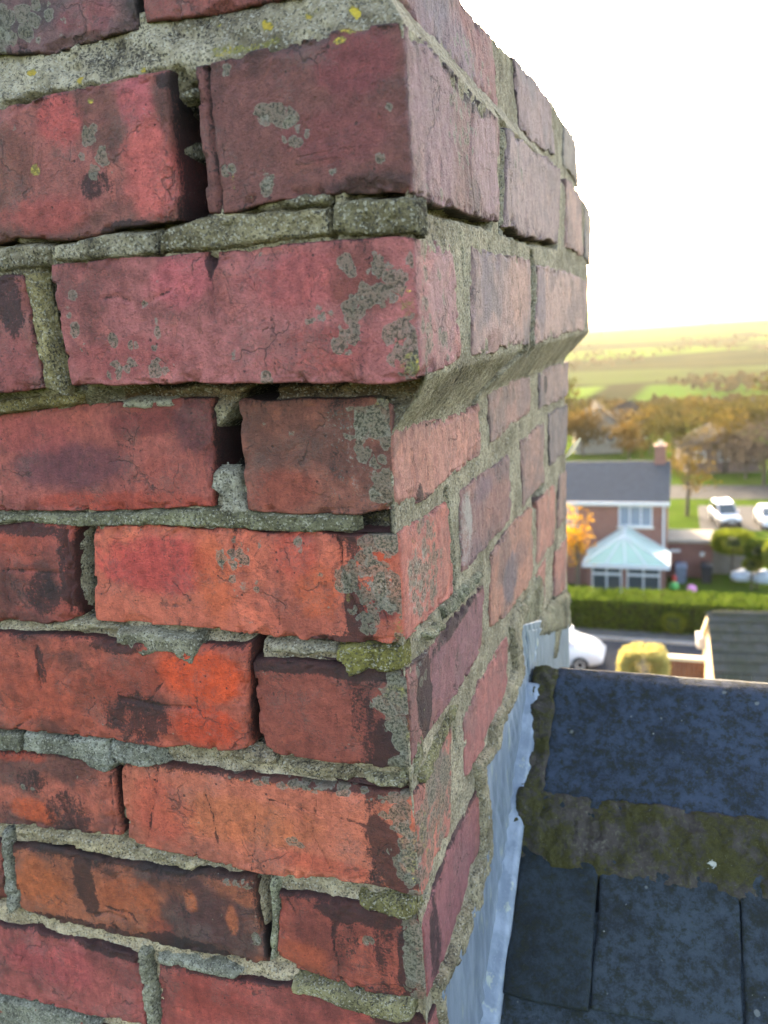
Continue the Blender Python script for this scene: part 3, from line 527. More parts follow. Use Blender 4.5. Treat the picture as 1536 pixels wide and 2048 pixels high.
# ---- mortar: one folded sheet of relief round the corner
def feature(side, pts, w, dp, o=0.0, soft=0.0018):
    return (side, [to_a(side, q, o) for q in pts], w, dp, soft)
FE = [
 # (face, centre line, half width m, depth m)
 feature(LL, [(372, 205), (380, 300), (388, 418)], .0105, .045, O7),
 feature(LL, [(345, 146), (352, 200)], .004, .012, O7),
 feature(LL, [(86, 535), (98, 650), (126, 772)], .0035, .035, O6),
 feature(LL, [(446, 800), (446, 860), (455, 935)], .0105, .040, 0),
 feature(LL, [(172, 783), (300, 786), (470, 783), (640, 781), (800, 783)], .0078, .015, 0.012, .003),
 feature(LL, [(250, 772), (420, 772), (640, 770)], .0022, .026, 0.02),
 feature(LL, [(166, 1052), (172, 1140), (172, 1240)], .006, .022, 0),
 feature(LL, [(506, 1292), (516, 1400), (508, 1495)], .0045, .034, 0),
 feature(LL, [(500, 1500), (420, 1508), (340, 1503)], .004, .010, 0),
 feature(LL, [(340, 1520), (520, 1530), (700, 1560), (815, 1572)], .007, .009, 0, .004),
 feature(LL, [(234, 1552), (242, 1620), (246, 1688)], .0034, .016, 0),
 feature(LL, [(720, 1048), (770, 1050), (830, 1045)], .0062, .020, 0, .002),
 feature(LL, [(0, 1252), (120, 1257), (240, 1262)], .004, .008, 0, .003),
 feature(LL, [(400, 1278), (470, 1282), (560, 1300), (680, 1312)], .005, .008, 0, .003),
 feature(LL, [(30, 1682), (160, 1692), (260, 1712), (420, 1742), (560, 1768), (720, 1798)], .0055, .007, 0, .004),
 feature(LL, [(522, 1765), (536, 1850), (541, 1925)], .0032, .020, 0),
 feature(LL, [(300, 1935), (312, 1990), (318, 2048)], .0012, .014, 0),
 feature(LL, [(40, 1835), (200, 1876), (420, 1925), (560, 1950)], .0045, .006, 0, .003),
 feature(LL, [(500, 430), (660, 400)], .0016, .010, O7),
 feature(LL, [(0, 488), (140, 482), (300, 453), (400, 430)], .0014, .014, O7),
 feature(LL, [(0, 207), (150, 182), (340, 138)], .0016, .010, O7),
 feature(LL, [(318, 450), (316, 508)], .0009, .010, O6), feature(LL, [(664, 395), (663, 470)], .0011, .012, O6),
 feature(LL, [(700, 396), (780, 388), (830, 392)], .0022, .012, O7),
 # right-hand face
 feature(RR, [(1022, 694), (985, 762), (968, 850), (966, 905)], .0040, .012, 0.012),
 feature(RR, [(898, 990), (906, 1080), (914, 1182)], .0042, .022, 0),
 feature(RR, [(1007, 238), (1008, 330), (1007, 450)], .0060, .022, O7),
 feature(RR, [(926, 500), (932, 600)], .001, .003, O6),
 feature(RR, [(1068, 525), (1067, 610), (1064, 690)], .009, .014, O6),
 feature(RR, [(845, 400), (900, 422), (990, 446)], .0030, .012, O7),
 feature(RR, [(1014, 460), (1060, 475), (1118, 490)], .0030, .012, O7),
 feature(RR, [(850, 1245), (880, 1205), (905, 1190)], .0035, .010, 0),
 feature(RR, [(1072, 996), (1086, 976)], .012, .016, 0, .004),
 feature(RR, [(1091, 1075), (1098, 1060)], .010, .014, 0, .004),
 feature(RR, [(912, 1440), (916, 1500)], .0018, .012, 0), feature(RR, [(906, 1560), (900, 1640)], .002, .012, 0),
 feature(RR, [(860, 1780), (845, 1820)], .003, .010, 0), feature(RR, [(962, 1560), (966, 1640)], .0030, .014, 0),
 feature(RR, [(1032, 1262), (1022, 1300)], .004, .016, 0),
 feature(RR, [(1072, 1230), (1075, 1160)], .004, .012, 0), feature(RR, [(1108, 1180), (1112, 1110)], .004, .012, 0),
 feature(RR, [(1004, 242), (1060, 285), (1120, 325)], .002, .006, O7),
]
def offL(z): return np.interp(z, [-1, .4035, .418, .492, .508, .580, .606, 1], [0, 0, .0150, .0262, .0272, .0280, .0125, .0125])
def offR(z): return np.interp(z, [-1, .380, .386, .416, .492, .508, .580, .606, 1], [-.0012, -.0012, .0015, .0262, .0262, .0262, .0280, .0125, .0125])
DEP = 0.738                       # depth of the stack
def mortar_sheet():
    a_l = np.concatenate([np.arange(LEFTEND-.02, -.33, .006), np.arange(-.33, -.0001, .0017)])
    a_r = np.concatenate([np.arange(0.0, .26, .0020), np.arange(.26, DEP+.086, .0036)])
    a = np.concatenate([a_l, a_r]); z = np.arange(-.36, .681, .0017)
    A, Z = np.meshgrid(a, z)
    left = A < 0
    oR, oL = offR(Z), offL(Z)
    A = np.minimum(A, DEP+2*np.maximum(oR, 0)+.028*sstep(Z, .37, .41))
    # default recess of the pointing
    rec = np.where(left, .0056, .0006) + np.where(left, .0026, .0014)*fbm(A, Z, .030, 3) + np.where(left, .0026, .0012)*fbm(A, Z, .009, 5, 4, .62)
    crumb = sstep(fbm(A, Z, .007, 9, 3), .05, .5)*np.where(left, .0022, .0006)
    rec = rec+crumb
    flush = ((Z > .4855) & (Z < .512)) | ((Z > .575) & (Z < .615))
    rec = np.where(flush & left, rec*0.45-0.0004, rec)
    fil = np.exp(-((Z-.593)/.014)**2)*left; rec = rec+fil*(.0055*fbm(A, Z, .012, 13, 4, .6)+.0030*np.abs(fbm(A, Z, .005, 14, 2)))
    jag = fbm(A, Z, .010, 21, 4, .6)*.0024; rubble = .0045*fbm(A, Z, .009, 33, 3, .6)
    for side, pts, w, dp, soft in FE:
        ok = left if side == 'L' else ~left
        ds = seg_dist(A, Z, pts)+jag
        f = sstep(ds, w+soft, w-soft*0.6)
        rec = np.where(ok, np.maximum(rec, rec*(1-f)+f*(dp+rubble)), rec)
    for k in (-1, 0, 1, 2, 3, 4):
        zl = k*GH+.0052+.0012*fbm(A, Z*0, .03, 140+k)
        rec = rec+.011*np.exp(-((Z-zl)/.0016)**2)*sstep(fbm(A, Z*0, .035, 150+k), -.12, .12)*left
    fade = np.clip(np.abs(A)/.006, 0.35, 1)
    # the top edge of the stack is broken and uneven
    ztop = np.interp(A, [-.7, 0, .16, .26, .33, .55, .8], [.645, .645, .646, .652, .659, .673, .672])-.003+.004*fbm(A, Z*0, .05, 51)+.004*fbm(A, Z*0, .012, 52)
    Zc = np.minimum(Z, ztop)
    X, Y, nx, ny = fold(A, oR, -rec*fade, .0022, oL)
    V = np.stack([X, Y, Zc], -1).reshape(-1, 3)
    nr, nc = A.shape; idx = np.arange(nr*nc).reshape(nr, nc)
    F = np.stack([idx[:-1, :-1], idx[:-1, 1:], idx[1:, 1:], idx[1:, :-1]], -1).reshape(-1, 4)
    # turn the far end inward so that the sheet closes against the core
    endv = V.reshape(nr, nc, 3)[:, -1]-np.array([.07, 0, 0]); e_id = nr*nc+np.arange(nr)
    topv = V.reshape(nr, nc, 3)[-1]; topv = topv+np.where(topv[:, :1]+topv[:, 1:2]*0 < -.02, [[0, .07, -.004]], [[-.07, .0, -.004]]); t_id = nr*nc+nr+np.arange(nc)
    V = np.concatenate([V, endv, topv])
    F = np.concatenate([F, np.stack([idx[:-1, -1], e_id[:-1], e_id[1:], idx[1:, -1]], -1), np.stack([idx[-1, :-1], idx[-1, 1:], t_id[1:], t_id[:-1]], -1)])
    base = alb((186, 172, 146)); dark = alb((130, 118, 98)); warm = alb((208, 186, 154)); pale = alb((182, 169, 144))
    m = sstep(fbm(A, Z, .05, 61)+.4*fbm(A, Z, .012, 62), -.2, .5)[..., None]
    col = base*(1-m)+dark*m
    low = sstep(Z, .12, .03)[..., None]*left[..., None]*0.8; col = col*(1-low)+warm*low
    mid = (np.exp(-((Z-.250)/.012)**2)+np.exp(-((Z-.166)/.012)**2))[..., None]*left[..., None]*0.6; col = col*(1-mid)+warm*0.9*mid
    j5 = (np.exp(-((Z-.411)/.008)**2)*left*(A > -.20))[..., None]*0.75; col = col*(1-j5)+alb((124, 86, 54))*j5
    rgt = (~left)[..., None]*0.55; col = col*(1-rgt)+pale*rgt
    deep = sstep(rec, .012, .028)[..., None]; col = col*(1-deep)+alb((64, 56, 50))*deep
    mk = np.zeros(A.shape+(4,))
    mk[..., 0] = -.1
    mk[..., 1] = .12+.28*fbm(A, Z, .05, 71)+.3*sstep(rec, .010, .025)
    up = np.exp(-((Z-.593)/.016)**2)*left; mk[..., 2] = -.30+.36*up+.20*fbm(A, Z, .035, 73)+.16*np.exp(-((Z-.497)/.01)**2)*left
    mk[..., 1] += .34*up*sstep(fbm(A, Z, .03, 75), -.2, .4)
    moss = np.zeros(A.shape)
    for side, pts, w, st in [(LL, [(340, 1515), (480, 1522), (560, 1540), (700, 1560), (800, 1575)], .005, .5), (LL, [(720, 1052), (790, 1052), (830, 1046)], .006, .8), (LL, [(430, 100), (500, 92), (550, 78)], .005, .7), (LL, [(640, 1310), (700, 1318), (800, 1322)], .006, .5), (LL, [(560, 1770), (640, 1785), (720, 1800)], .004, .5), (LL, [(830, 1050), (825, 1280)], .003, .3)]:
        moss += np.exp(-(seg_dist(A, Z, [to_a(side, q, 0.0 if q[1] > 700 else O7) for q in pts])/w)**2)*st*left
    mk[..., 2] += moss
    for gx, gy, gr, go in [(100, 505, 11, O6), (212, 476, 9, O6), (285, 498, 9, O6), (606, 432, 7, O6), (278, 132, 9, O7), (600, 42, 18, O8), (520, 60, 14, O8), (430, 52, 9, O8), (690, 40, 16, O8), (150, 150, 9, O7), (60, 130, 10, O7)]:
        (pa, pz), ra = px_radius(LL, (gx, gy), gr, go); mk[..., 2] += sstep(np.hypot(A-pa, Z-pz)/ra+.9*fbm(A, Z, .005, 79, 3, .7), 1.15, .4)*.95*left
    mk[..., 3] = .02+.10*fbm(A, Z, .03, 77)+np.where(left, 0, .05)
    ext = lambda q: np.concatenate([q.reshape(nr*nc, -1), q[:, -1], q[-1]])
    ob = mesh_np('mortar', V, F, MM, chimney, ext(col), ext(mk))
    ob['label'] = 'crumbling grey lime and cement mortar between the bricks'
mortar_sheet()

def box_mesh(name, lo, hi, mat, parent=None, bev=0.0):
    bm = bmesh.new(); bmesh.ops.create_cube(bm, size=1)
    for v in bm.verts: v.co = Vector([(lo[i]+hi[i])/2+v.co[i]*(hi[i]-lo[i]) for i in range(3)])
    if bev: bmesh.ops.bevel(bm, geom=bm.edges[:], offset=bev, segments=2, affect='EDGES')
    return bm_obj(name, bm, mat, parent)
def bm_obj(name, bm, mat, parent=None, smooth=False):
    me = bpy.data.meshes.new(name)
    c = Vector((0, 0, 0))
    for v in bm.verts: c += v.co
    c /= max(1, len(bm.verts))
    for v in bm.verts: v.co -= c
    bm.normal_update(); bm.to_mesh(me); bm.free()
    if smooth: me.polygons.foreach_set('use_smooth', np.ones(len(me.polygons), bool))
    me.materials.append(mat); ob = bpy.data.objects.new(name, me)
    ob.location = c-(parent.location if parent is not None else Vector((0, 0, 0)))
    return link(ob, parent)
# solid core behind the facing
def simple(name, c, rough=.85, var=.25, scale=6.0, bumpd=0.0, spec=.25, metal=0.0, c2=None, rand=True):
    t = NT(name); v = t.coords(rand); n = t.noise(v, scale, 6, .6); n2 = t.noise(v, scale*6, 4, .6)
    f = t.math('ADD', t.math('MULTIPLY', n, .7), t.math('MULTIPLY', n2, .3))
    c = np.asarray(c, float); cb = np.asarray(c2, float) if c2 is not None else c*(1-var)
    b = t.mix(t.thr(f, .35, .65), c*(1+var*0.5) if c2 is None else c, cb)
    return t.done(b, rough, t.bump(n2, .5, bumpd) if bumpd else None, spec, metal)
M_CORE = simple('mortar_core_mix', (.16, .14, .11), .95, .3, 60, .002)
box_mesh('core', (LEFTEND-.005, .050, -.36), (-.050, DEP-.02, .615), M_CORE, chimney)
box_mesh('back_facing', (LEFTEND-.012, DEP-.02, -.36), (-.012, DEP-.004, .40), M_CORE, chimney)
box_mesh('cap_bed', (LEFTEND+.01, .02, .615), (-.02, DEP-.03, .640), M_CORE, chimney, .006)

# ---- loose and proud pieces of mortar
def mortar_piece(side, poly, o, th, edge=.0035, tone=(182, 168, 142), alg=0.0, white=0.0, soot=.1, rag=.0016, res=.0013, mossy=0.0):
    pts = [to_a(side, q, o) for q in poly]; P = np.array(pts); lo, hi = P.min(0)-.004, P.max(0)+.004
    a = np.arange(lo[0], hi[0], res); z = np.arange(lo[1], hi[1], res); A, Z = np.meshgrid(a, z)
    global bcount; bcount += 1; sd_ = bcount*17
    d = seg_dist(A, Z, list(pts)+[pts[0]])*np.where(in_poly(A, Z, pts), 1, -1)
    d = d+fbm(A, Z, .010, sd_, 4, .6)*rag
    edge = edge*.62; th = th*.75 if th > .002 else th
    Sx = np.clip((d+.0012)/edge, 0, 1)**.55
    N = -.010+(.010+th)*Sx+Sx*(fbm(A, Z, .016, sd_+2)*.0014+fbm(A, Z, .005, sd_+3, 3, .6)*.0011-.0022*sstep(fbm(A, Z, .007, sd_+4, 3), .18, .4))
    keep = d > -.0026
    A2 = A if side == 'R' else A
    X = np.where(A2 < 0, o+A, o+N) if side == 'L' else o+N
    if side == 'L': X = o+A; Y = -o-N
    else: X = o+N; Y = -o+A
    nr, nc = A.shape; idx = np.arange(nr*nc).reshape(nr, nc)
    F = np.stack([idx[:-1, :-1], idx[:-1, 1:], idx[1:, 1:], idx[1:, :-1]], -1).reshape(-1, 4)
    F = F[keep.ravel()[F].all(1)]
    used = np.unique(F); mp = -np.ones(nr*nc, int); mp[used] = np.arange(len(used))
    V = np.stack([X, Y, Z], -1).reshape(-1, 3)[used]
    b = alb(tone); m = sstep(fbm(A, Z, .02, sd_+5), -.3, .5)[..., None]; col = (b*(1-m)+b*.68*m).reshape(-1, 3)[used]
    mk = np.zeros(A.shape+(4,)); mk[..., 0] = -.15; mk[..., 1] = soot+.25*fbm(A, Z, .02, sd_+6)+.3*np.exp(-np.clip(d, 0, 1)/.003)*.6; mk[..., 2] = alg*.8-.18+.25*fbm(A, Z, .018, sd_+7); mk[..., 3] = white+.2*fbm(A, Z, .012, sd_+8)
    return mesh_np('mortar_piece', V, mp[F], MM, chimney, col, mk.reshape(-1, 4)[used])
mp = mortar_piece
# joint between courses 6 and 7: four long flush pieces
mp(LL, [(-60, 502), (60, 487), (98, 492), (96, 528), (-60, 552)], O6, .0012, alg=.15)
mp(LL, [(104, 492), (200, 470), (310, 462), (314, 508), (200, 520), (106, 524)], O6, .0018, alg=.15)
mp(LL, [(322, 458), (400, 436), (560, 422), (658, 416), (660, 466), (560, 482), (430, 500), (322, 506)], O6, .0022, alg=.26, white=.15, tone=(156, 142, 112))
mp(LL, [(668, 408), (720, 398), (800, 392), (838, 398), (838, 468), (760, 470), (700, 472), (666, 462)], O6, .0030, alg=.08, white=.1, tone=(150, 138, 108))
mp(LL, [(545, 405), (600, 388), (660, 385), (655, 408), (590, 416)], O7, .0022, white=.25, alg=.15, tone=(160, 148, 122))
mp(LL, [(44, 548), (72, 548), (88, 640), (118, 772), (122, 790), (90, 776), (74, 700), (60, 620)], O6, .0008, alg=.25, tone=(160, 144, 104))
mp(LL, [(358, 180), (378, 176), (386, 186), (372, 196), (352, 196)], O7, .000, alg=.1)
# joint 5
mp(LL, [(-60, 812), (60, 792), (160, 780), (176, 790), (160, 806), (60, 820), (-60, 838)], .004, .004, alg=.22, tone=(166, 148, 104))
mp(LL, [(225, 806), (260, 799), (340, 800), (350, 812), (300, 815), (240, 816)], 0, .0026, edge=.003, white=.35, tone=(186, 178, 158), soot=-.1)
# joint 4 and the upright piece
mp(LL, [(-40, 1030), (60, 1030), (140, 1028), (250, 1026), (330, 1022), (430, 1018), (480, 1020), (500, 1026), (600, 1030), (704, 1032), (708, 1062), (600, 1066), (480, 1058), (300, 1052), (150, 1052), (60, 1044), (-40, 1050)], 0, .0022, alg=.16, white=.2, tone=(150, 144, 116), soot=.05)
mp(LL, [(424, 944), (440, 936), (468, 940), (474, 960), (480, 1000), (496, 1024), (470, 1030), (440, 1022), (446, 990), (424, 976)], 0, .0034, tone=(176, 168, 150), white=.25, soot=0)
# joint 3
mp(LL, [(238, 1262), (310, 1258), (330, 1270), (396, 1276), (402, 1296), (390, 1326), (362, 1318), (350, 1302), (316, 1304), (290, 1308), (262, 1290), (240, 1284)], 0, .0052, tone=(162, 154, 132), white=.15, soot=0)
mp(LL, [(676, 1296), (720, 1290), (806, 1294), (806, 1334), (780, 1344), (740, 1336), (720, 1348), (700, 1352), (692, 1330), (676, 1318)], 0, .0046, alg=.62, tone=(150, 140, 80), white=.05)
mp(LL, [(524, 1292), (580, 1288), (660, 1298), (672, 1310), (600, 1312), (540, 1308)], 0, -.001, tone=(184, 170, 146), white=.15, soot=-.05)
mp(LL, [(70, 1248), (150, 1246), (235, 1254), (240, 1262), (150, 1262), (80, 1260)], 0, -.0005, tone=(182, 166, 136), white=.2, soot=-.05)
# joint 2
mp(LL, [(-30, 1462), (44, 1466), (42, 1504), (-30, 1494)], 0, .0042, alg=.15, tone=(158, 154, 134), white=.15)
mp(LL, [(50, 1462), (150, 1474), (216, 1480), (224, 1504), (236, 1528), (220, 1544), (190, 1536), (170, 1518), (120, 1508), (50, 1498)], 0, .0048, tone=(166, 164, 148), white=.2, alg=.05)
mp(LL, [(222, 1482), (290, 1486), (318, 1490), (326, 1530), (300, 1534), (240, 1524), (226, 1510)], 0, .0042, tone=(164, 162, 148), white=.25)
mp(LL, [(560, 1528), (640, 1540), (700, 1552), (690, 1566), (600, 1556), (556, 1542)], 0, -.001, tone=(180, 162, 130), alg=.1, white=.1)
mp(LL, [(720, 1556), (780, 1560), (812, 1566), (806, 1580), (740, 1574)], 0, .000, tone=(168, 156, 122), alg=.3)
mp(LL, [(430, 1500), (500, 1500), (545, 1520), (540, 1532), (480, 1526), (430, 1518)], 0, .0005, tone=(176, 156, 128), white=.1)
# joint 1
mp(LL, [(24, 1660), (90, 1668), (180, 1684), (250, 1692), (266, 1708), (220, 1714), (120, 1694), (40, 1682)], 0, -.0006, tone=(190, 170, 136), white=.1, soot=-.05)
mp(LL, [(270, 1700), (340, 1712), (400, 1732), (380, 1744), (300, 1726)], 0, -.0006, tone=(186, 168, 136), soot=-.05)
mp(LL, [(716, 1792), (760, 1792), (830, 1796), (836, 1826), (820, 1836), (760, 1824), (726, 1808)], 0, .0055, alg=.36, tone=(158, 148, 100))
mp(LL, [(2, 1662), (16, 1664), (22, 1740), (36, 1818), (20, 1826), (12, 1790), (4, 1720)], 0, .0012, tone=(162, 158, 142), white=.1)
mp(LL, [(538, 1760), (554, 1768), (556, 1850), (548, 1922), (538, 1920), (542, 1840)], 0, .0008, tone=(166, 162, 134), alg=.1, white=.1)
# joint 0
mp(LL, [(585, 1960), (640, 1966), (720, 1990), (828, 2004), (826, 2034), (800, 2040), (700, 2012), (640, 1990), (584, 1982)], 0, .0050, alg=.34, tone=(160, 150, 112))
mp(LL, [(310, 1912), (380, 1922), (450, 1936), (480, 1948), (470, 1956), (400, 1944), (320, 1926)], 0, .0024, tone=(172, 168, 148), white=.2, soot=-.05)
mp(LL, [(276, 1900), (298, 1906), (300, 1960), (316, 2060), (296, 2060), (282, 1980)], 0, .0012, tone=(158, 152, 130), white=.15)
mp(LL, [(-40, 1985), (0, 1996), (110, 2020), (200, 2046), (180, 2110), (-40, 2060)], 0, .0016, tone=(150, 148, 132), white=.15)
# right-hand face: pointing smeared over the arrises
mp(RR, [(838, 1560), (862, 1500), (905, 1410), (920, 1408), (880, 1500), (850, 1570)], 0, .0016, tone=(150, 142, 104), alg=.25, res=.0018)
mp(RR, [(882, 1215), (905, 1195), (960, 1140), (966, 1152), (910, 1222), (888, 1240)], 0, .0022, tone=(150, 148, 124), white=.1, res=.002)
mp(RR, [(846, 1268), (872, 1244), (884, 1248), (880, 1262), (858, 1282)], 0, .006, tone=(172, 166, 134), white=.15, res=.0018)
mp(RR, [(850, 1400), (845, 1540), (832, 1555), (834, 1480)], 0, .000, tone=(150, 142, 110), alg=.2, res=.002)
# ------------------------------------------------------------------ lead flashing on the right-hand face
def lead_mat():
    t = NT('lead_sheet'); v = t.coords(False)
    mp_ = t.n('ShaderNodeMapping'); t.l(v, mp_.inputs[0]); mp_.inputs['Scale'].default_value = (1, 1, .22); mp_.inputs['Rotation'].default_value = (math.radians(-18), 0, 0)
    st = t.noise(mp_.outputs[0], 75, 5, .6, .4); fi = t.noise(v, 700, 4, .6); bg_ = t.noise(v, 30, 4, .55)
    b = t.mix(t.thr(st, .35, .68), (.11, .135, .165), (.18, .21, .245)); b = t.mix(t.math('MULTIPLY', t.thr(bg_, .48, .68), .5), b, (.10, .125, .15))
    b = t.mix(t.math('MULTIPLY', t.thr(t.noise(mp_.outputs[0], 130, 3, .6), .60, .70), .55), b, (.30, .31, .22))
    b = t.mix(t.math('MULTIPLY', t.thr(fi, .60, .72), .4), b, (.30, .325, .35))
    return t.done(b, t.math('ADD', .38, t.math('MULTIPLY', fi, .25)), t.bump(t.math('ADD', st, t.math('MULTIPLY', fi, .3)), .5, .0016), .35, .15)
M_LEAD = lead_mat()
def lead(left_edge, right_edge, name='lead_flashing', off=.0016, ripple=1.0, nu=60, nv=150):
    """sheet between two traced edges on the right-hand wall face"""
    def res(pl):
        P = np.array([at_x(q, off)[1:] for q in pl]); s = np.r_[0, np.cumsum(np.hypot(*np.diff(P, axis=0).T))]; s /= s[-1]
        u = np.linspace(0, 1, nv); return np.stack([np.interp(u, s, P[:, 0]), np.interp(u, s, P[:, 1])], -1)
    Lp, Rp = res(left_edge), res(right_edge)
    if nv > 100:
        kk = np.ones(9)/9; pad = np.pad(Lp, ((4, 4), (0, 0)), 'edge'); Lp = np.stack([np.convolve(pad[:, i], kk, 'valid') for i in (0, 1)], -1)
    u = np.linspace(0, 1, nu)
    Yy = Lp[:, None, 0]*(1-u)+Rp[:, None, 0]*u; Zz = Lp[:, None, 1]*(1-u)+Rp[:, None, 1]*u
    w = Yy*0.95-Zz*0.30
    X = off+1.0*ripple*(.25+.75*sstep(u, 0, .35))[None]*(.0011*np.sin((Yy*1.0+Zz*.42)*2*math.pi/.017+3.0*fbm(Yy, Zz, .04, 93))*sstep(fbm(Yy, Zz*.6, .04, 94), -.35, .4)+.0007*fbm(w, Zz*.18, .012, 91, 2)+.0022*fbm(Yy, Zz, .05, 92))
    X = X+.0020*np.clip((u-.86)/.14, 0, 1)[None]**2
    V = np.stack([X, Yy, Zz], -1).reshape(-1, 3); idx = np.arange(nv*nu).reshape(nv, nu)
    F = np.stack([idx[:-1, :-1], idx[1:, :-1], idx[1:, 1:], idx[:-1, 1:]], -1).reshape(-1, 4)
    ob = mesh_np(name, V, F, M_LEAD, chimney)
    md = ob.modifiers.new('thickness', 'SOLIDIFY'); md.thickness = .0018; md.offset = 1
    ob['label'] = 'blue grey rippled lead flashing dressed up the brick'
    return ob
lead([(1040, 1246), (1034, 1268), (1036, 1310), (1040, 1341), (1018, 1400), (993, 1451), (989, 1494), (961, 1532), (967, 1587), (972, 1646), (972, 1712), (955, 1769), (953, 1807), (936, 1826), (913, 1909), (879, 1968), (882, 2010), (890, 2060), (880, 2140)],
     [(1076, 1240), (1072, 1270), (1062, 1335), (1050, 1420), (1048, 1480), (1046, 1600), (1046, 1720), (1036, 1800), (1030, 1860), (1026, 1920), (1022, 2000), (1018, 2060), (1014, 2140)])
lead([(1050, 1262), (1052, 1300), (1054, 1350)], [(1133, 1246), (1133, 1290), (1133, 1350)], off=.0022, ripple=.35, nu=40, nv=30)
EDGE = [(1050, 1204), (1032, 1258), (1036, 1310), (1040, 1341), (1018, 1400), (993, 1451), (989, 1494), (961, 1532), (967, 1587), (972, 1646), (972, 1712), (955, 1769), (953, 1807), (936, 1826), (913, 1909), (879, 1968), (882, 2010), (890, 2060), (880, 2140)]
mp(RR, [(x_-12, y_-5) for x_, y_ in EDGE]+[(x_+5, y_+7) for x_, y_ in EDGE[::-1]], 0, .0062, edge=.0075, tone=(176, 162, 134), white=.12, alg=.03, res=.0018, rag=.0024)
mp(RR, [(1036, 1250), (1048, 1206), (1060, 1180), (1078, 1150), (1086, 1168), (1082, 1228), (1062, 1252), (1044, 1266)], 0, .003, edge=.006, tone=(160, 152, 124), white=.1, res=.003, rag=.004)
mp(RR, [(1070, 1272), (1084, 1228), (1108, 1195), (1134, 1180), (1134, 1256), (1110, 1264), (1090, 1270), (1060, 1276), (1048, 1272)], 0, .0085, edge=.006, tone=(160, 152, 124), white=.1, res=.004, rag=.004)
mp(RR, [(1104, 1262), (1110, 1250), (1118, 1250), (1112, 1290), (1106, 1320), (1100, 1320)], 0, .007, edge=.006, tone=(160, 152, 124), white=.1, res=.004, rag=.004)
mp(RR, [(1038, 1440), (1042, 1480), (1038, 1520), (1033, 1480)], 0, .0042, edge=.004, tone=(160, 150, 122), res=.002)

# ------------------------------------------------------------------ slate roof
PITCH_R = math.radians(38); RY, RZ = .392, .071
roof = empty('slate_roof', (0.3, RY, RZ-.2), 'dark blue slate roof with mossy ridge beside the chimney', 'roof')
DN = np.array([0, -math.cos(PITCH_R), -math.sin(PITCH_R)]); NN = np.array([0, -math.sin(PITCH_R), math.cos(PITCH_R)]); AP = np.array([0, RY, RZ])
def rp(x, t, n):                      # along ridge, down the slope, above the slope
    x = np.asarray(x, float)[..., None]; t = np.asarray(t, float)[..., None]; n = np.asarray(n, float)[..., None]
    return AP + x*np.array([1., 0, 0]) + t*DN + n*NN
def slate_mat(name, c1, c2, moss=.5, purple=0.0):
    t = NT(name); v = t.coords(); oi = t.n('ShaderNodeObjectInfo').outputs['Random']
    n1 = t.noise(v, 22, 5, .6); n2 = t.noise(v, 120, 6, .66); n3 = t.noise(v, 620, 4, .65)
    f = t.math('ADD', t.math('MULTIPLY', n1, .45), t.math('ADD', t.math('MULTIPLY', n2, .42), t.math('MULTIPLY', n3, .30)))
    b = t.mix(t.thr(f, .46, .70), c1, c2); b = t.mix(1., b, t.mix(oi, (.62, .64, .66), (1.45, 1.35, 1.42)), 'MULTIPLY')
    b = t.mix(t.math('MULTIPLY', t.thr(t.math('ADD', n2, t.math('MULTIPLY', n3, .5)), .72, .92), moss), b, t.mix(n3, (.003, .004, .003), (.020, .023, .012)))
    b = t.mix(t.math('MULTIPLY', t.thr(n3, .60, .70), .55), b, t.mix(1., b, (2.4, 2.4, 2.3), 'MULTIPLY'))
    vo = t.voro(v, 70); sp = t.n('ShaderNodeSeparateColor'); t.l(vo.outputs['Color'], sp.inputs[0])
    spot = t.thr(t.math('SUBTRACT', t.math('MULTIPLY', t.math('SUBTRACT', sp.outputs[0], .74), .80), t.math('ADD', vo.outputs['Distance'], t.math('MULTIPLY', t.math('SUBTRACT', n2, .5), .25))), 0, .04)
    b = t.mix(t.math('MULTIPLY', spot, .5), b, t.mix(n3, (.07, .08, .075), (.22, .23, .21)))
    v2 = t.voro(v, 240); s2 = t.n('ShaderNodeSeparateColor'); t.l(v2.outputs['Color'], s2.inputs[0])
    dots = t.thr(t.math('SUBTRACT', t.math('MULTIPLY', t.math('SUBTRACT', s2.outputs[1], .95), 5.0), v2.outputs['Distance']), 0, .06)
    b = t.mix(t.math('MULTIPLY', t.math('MULTIPLY', dots, t.thr(n1, .45, .6)), .6), b, (.26, .27, .24))
    h = t.math('ADD', t.math('MULTIPLY', n2, .8), t.math('MULTIPLY', n3, .5))
    return t.done(b, t.math('ADD', .58, t.math('MULTIPLY', n2, .4)), t.bump(h, .9, .0026), .2)
M_SLATE = slate_mat('slate', (.022, .033, .040), (.007, .010, .012), .75)
M_RIDGE = slate_mat('blue_clay_ridge', (.018, .030, .046), (.006, .010, .014), .8)
